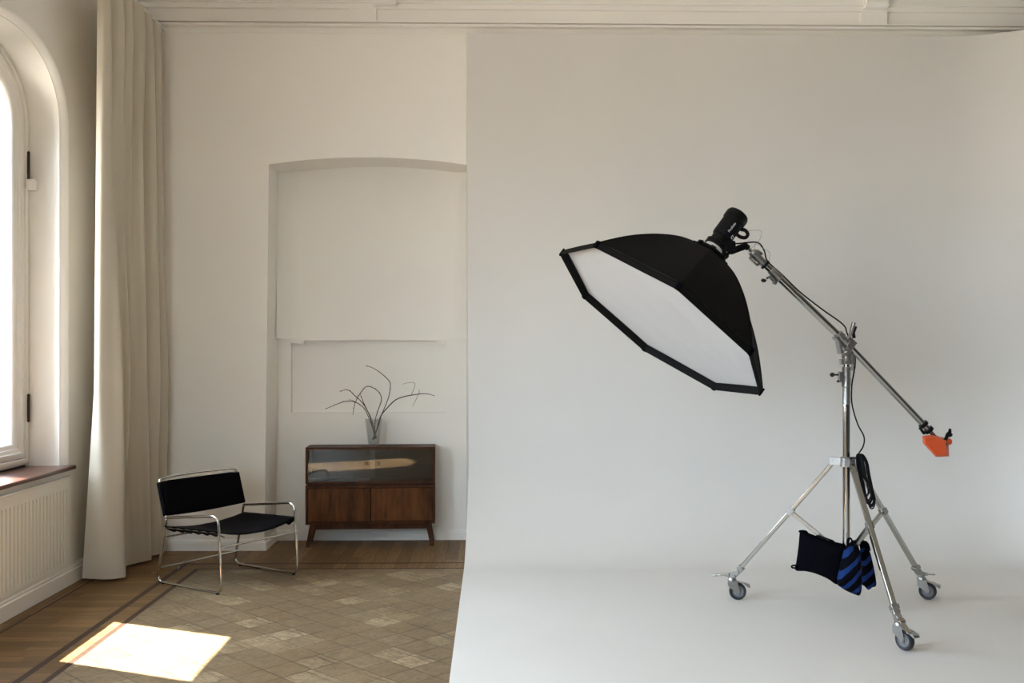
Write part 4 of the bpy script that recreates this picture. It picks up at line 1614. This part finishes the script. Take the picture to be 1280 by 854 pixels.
for (i, j) in ((-1, 0), (1, 0)):
    g.beam(pm + ax * i * hs_ - t2 * hs_, pm + ax * i * hs_ + t2 * hs_, 0.003, 0.0012, up=e2)
    g.beam(pm + t2 * i * hs_ - ax * hs_, pm + t2 * i * hs_ + ax * hs_, 0.003, 0.0012, up=e2)
g.build('square_mark', M['lettering'], body)

# ================================================================== CABLES
def q2(px, py, Y):
    p = px2(px, Y)
    D = p.x * math.sin(YAW) + Y * math.cos(YAW)
    return V((p.x, Y, 1.5 - (py - 437) / F_PX * D))
cord = thing('power_cord', 'black power cord running down the boom and coiled on the stand collar', 'cord', q2(1078, 632, BY - 0.06))
g = MB()
st = fh0 + ax * 0.13 + side_v * 0.058
pts = [st, st + side_v * 0.03 - cdn * 0.002, q2(946, 303, BY + 0.0), q2(955, 313, BY - 0.01), fe + bd * 0.10 + bn * 0.024, fe + bd * 0.22 + bn * 0.026, fe + bd * 0.35 + bn * 0.0255,
       fe + bd * 0.50 + bn * 0.040, pv - bd * 0.10 + bn * 0.062, q2(1059, 417, BY + 0.05), q2(1067, 434, BY + 0.055), q2(1069, 455, BY + 0.05), q2(1065, 480, BY + 0.02), q2(1065, 505, BY), q2(1072, 530, BY - 0.02),
       q2(1080, 546, BY - 0.03), q2(1079, 558, BY - 0.04), q2(1073, 568, BY - 0.05), q2(1073, 575, BY - 0.06)]
g.tube(pts, 0.0042, 8, smooth=6)
g.build('cord_run', M['black_rubber'], cord, smooth=180)
g = MB()
rng = random.Random(3)
for i in range(13):
    dy = -0.10 + 0.008 * i
    k1, k2 = rng.uniform(0, 1), rng.uniform(0, 1)
    xl = 1069 + 6.5 * k1                      # where the strand leaves the hook, and where it comes back
    xr = xl + 3 + 7.5 * k2
    yb = 617 + 19 * rng.uniform(0.1, 1)
    xb = 1082 + 9 * (yb - 617) / 19 + rng.uniform(-2.5, 1.5)
    lp = [(xl, 571), (xl + 1.5, 586), (xl + (xb - xl) * 0.42 - 1, 603), (xb - 4 - 2 * k2, yb - 5), (xb, yb), (xb + 3, yb - 6), (xb + 2.5 - 1.5 * k1, yb - 18), (xr + 4, 594), (xr + 1, 578), ((xl + xr) / 2, 568.5)]
    g.tube([q2(x, y, BY + dy + 0.005 * math.sin(j * 2.1 + i)) for j, (x, y) in enumerate(lp)], 0.0042, 7, closed=True, smooth=4)
g.build('cord_coil', M['black_rubber'], cord, smooth=180)
g = MB()
g.beam(q2(1062, 573, BY - 0.03), q2(1082, 573, BY - 0.055), 0.016, 0.012)
g.cyl(q2(1076, 571, BY - 0.10), q2(1076, 571, BY - 0.03), 0.010, n=12)
g.build('cord_hook', M['black_plastic'], cord, bevel=0.002)
# cable tie loops on the boom
for t in (0.105,):
    g = MB()
    g.lathe([(0.026, -0.006), (0.029, -0.006), (0.029, 0.006), (0.026, 0.006), (0.026, -0.006)], fe + bd * t, bd, 16, caps=False)
    g.build('cord_tie', M['black_rubber'], cord)
g = MB()
ss = fh0 + ax * 0.205 + side_v * 0.07
g.tube([ss, q2(950, 288, BY), q2(951, 296, BY - 0.01), q2(947, 303, BY - 0.02), q2(938, 312, BY - 0.025), q2(935.5, 318, BY - 0.03), fe + bd * 0.03 - V((0, 0.03, 0))], 0.0011, 6, smooth=6)
g.tube([fe + bd * 0.02 - V((0, 0.03, 0)), q2(944, 305, BY - 0.02), q2(953, 310, BY - 0.02), q2(962, 316, BY - 0.015), fe + bd * 0.105 + bn * 0.03], 0.0011, 6, smooth=6)
sy = g.build('sync_cord', M['grey_plastic'], smooth=180)
tag(sy, 'very thin grey cord looping beside the flash head handle', 'cord')

# ================================================================== SANDBAGS
def pouch(outline, Y, thick, n=9, slope=0.0, seed=0, name='pouch', mat=None, parent=None, org=(970, 550), k=4.067, run=0.0):
    """filled bag: outline in picture readings, swollen to 'thick' metres; run = metres of depth per picture column"""
    P = []
    for x, y in outline:
        px, py = org[0] + x / k, org[1] + y / k
        P.append(q2(px, py, Y + run * (px - 1028)))
    P = spline(P, 4, True)
    cx = sum(P, V()) / len(P)
    rows_f, rows_b = [], []
    for i in range(n + 1):
        t = i / n
        hgt = thick / 2 * math.sqrt(max(0.0, 1 - (t ** 2.6)))
        rf, rb = [], []
        for p in P:
            q = cx.lerp(p, max(t, 0.02))
            wv = 0.006 * noise.noise(V((q.x * 16 + seed, q.z * 16, seed))) * (1 - t)
            yy = slope * (cx.z - q.z)
            rf.append(V((q.x, q.y - hgt + wv + yy, q.z)))
            rb.append(V((q.x, q.y + hgt + wv + yy, q.z)))
        rows_f.append(rf); rows_b.append(rb)
    g = MB()
    g.grid(rows_f + rows_b[::-1][1:], close_u=True)
    g.add(rows_f[0], [tuple(range(len(P)))]); g.add(rows_b[0], [tuple(range(len(P)))])
    return g.build(name, mat, parent, smooth=180)

bag1 = thing('sandbag', 'plain black sandbag slung over the left brace of the stand', 'sandbag', q2(1020, 712, BY + 0.05))
out1 = [(122, 466), (140, 468), (160, 478), (220, 500), (290, 522), (352, 540), (348, 580), (335, 640), (322, 700), (308, 735), (262, 706), (200, 680), (150, 668), (98, 662), (104, 615), (114, 540)]
RUN = -0.0020
YB1 = BY + 0.030
pouch(out1, YB1, 0.070, mat=M['black_canvas'], parent=bag1, seed=1, run=RUN)
pouch([(x + 8, y - 4) for x, y in out1], YB1 + 0.125, 0.070, mat=M['black_canvas'], parent=bag1, seed=4, run=RUN)
g = MB()
rows = []
for i in range(7):
    a = math.pi * i / 6
    rows.append([q2(970 + x / 4.067, 550 + (y + 4 - 8 * math.sin(a)) / 4.067, YB1 + 0.0625 - 0.0625 * math.cos(a) + RUN * (970 + x / 4.067 - 1028)) for x, y in ((126, 470), (180, 488), (240, 508), (300, 526), (345, 541))])
g.grid(rows)
g.build('saddle', M['black_canvas'], bag1, smooth=180, solid=0.006)
g = MB()
Yf = BY + 0.03
def zz(x, y, Y=Yf): return q2(970 + x / 4.067, 550 + y / 4.067, Y)
g.tube([zz(208, 502), zz(206, 492), zz(214, 487), zz(250, 499), zz(290, 514), zz(295, 524), zz(290, 532)], 0.0045, 8, smooth=4)
g.build('carry_handle', M['black_canvas'], bag1, smooth=180)
for pts in ([zz(118, 470, Yf + .05), zz(122, 463, Yf + .05), zz(150, 464, Yf + .045), zz(160, 472, Yf + .045)], [zz(112, 640, Yf + .05), zz(92, 638, Yf + .05), zz(80, 642, Yf + .05), zz(84, 650, Yf + .05), zz(110, 652, Yf + .05)]):
    g = MB()
    g.tube(pts, 0.005, 8, smooth=3)
    g.build('corner_tab', M['black_canvas'], bag1, smooth=180)

bag2 = thing('sandbag', 'black sandbag with blue diagonal stripes slung over the right brace of the stand', 'sandbag', q2(1070, 743, BY))
outa = [(356, 545), (390, 538), (420, 545), (428, 590), (432, 660), (436, 730), (428, 788), (400, 786), (358, 768), (330, 750), (310, 730), (318, 680), (330, 630), (342, 580)]
pouch(outa, BY - 0.10, 0.095, mat=M['striped'], parent=bag2, seed=7)
outb = [(428, 556), (452, 545), (472, 556), (486, 610), (497, 660), (508, 738), (490, 750), (470, 763), (450, 745), (432, 725), (436, 650)]
pouch(outb, BY + 0.075, 0.085, mat=M['striped'], parent=bag2, seed=12)
g = MB()
rows = []
for i in range(9):
    a = math.pi * i / 8
    yy = BY - 0.012 - 0.088 * math.cos(a)
    cxp = 390 + (455 - 390) * (1 - math.cos(a)) / 2
    top_y = 556 - 50 * math.sin(a)
    rows.append([zz(cxp - 26, top_y + 6, yy), zz(cxp, top_y, yy), zz(cxp + 26, top_y + 8, yy)])
g.grid(rows)
g.build('saddle_strap', M['black_canvas'], bag2, smooth=180, solid=0.006)
g = MB()
g.tube([zz(372, 550, BY - 0.10), zz(368, 520, BY - 0.10), zz(376, 500, BY - 0.09), zz(386, 512, BY - 0.09), zz(384, 545, BY - 0.10)], 0.005, 8, smooth=4)
g.build('carry_handle', M['black_canvas'], bag2, smooth=180)
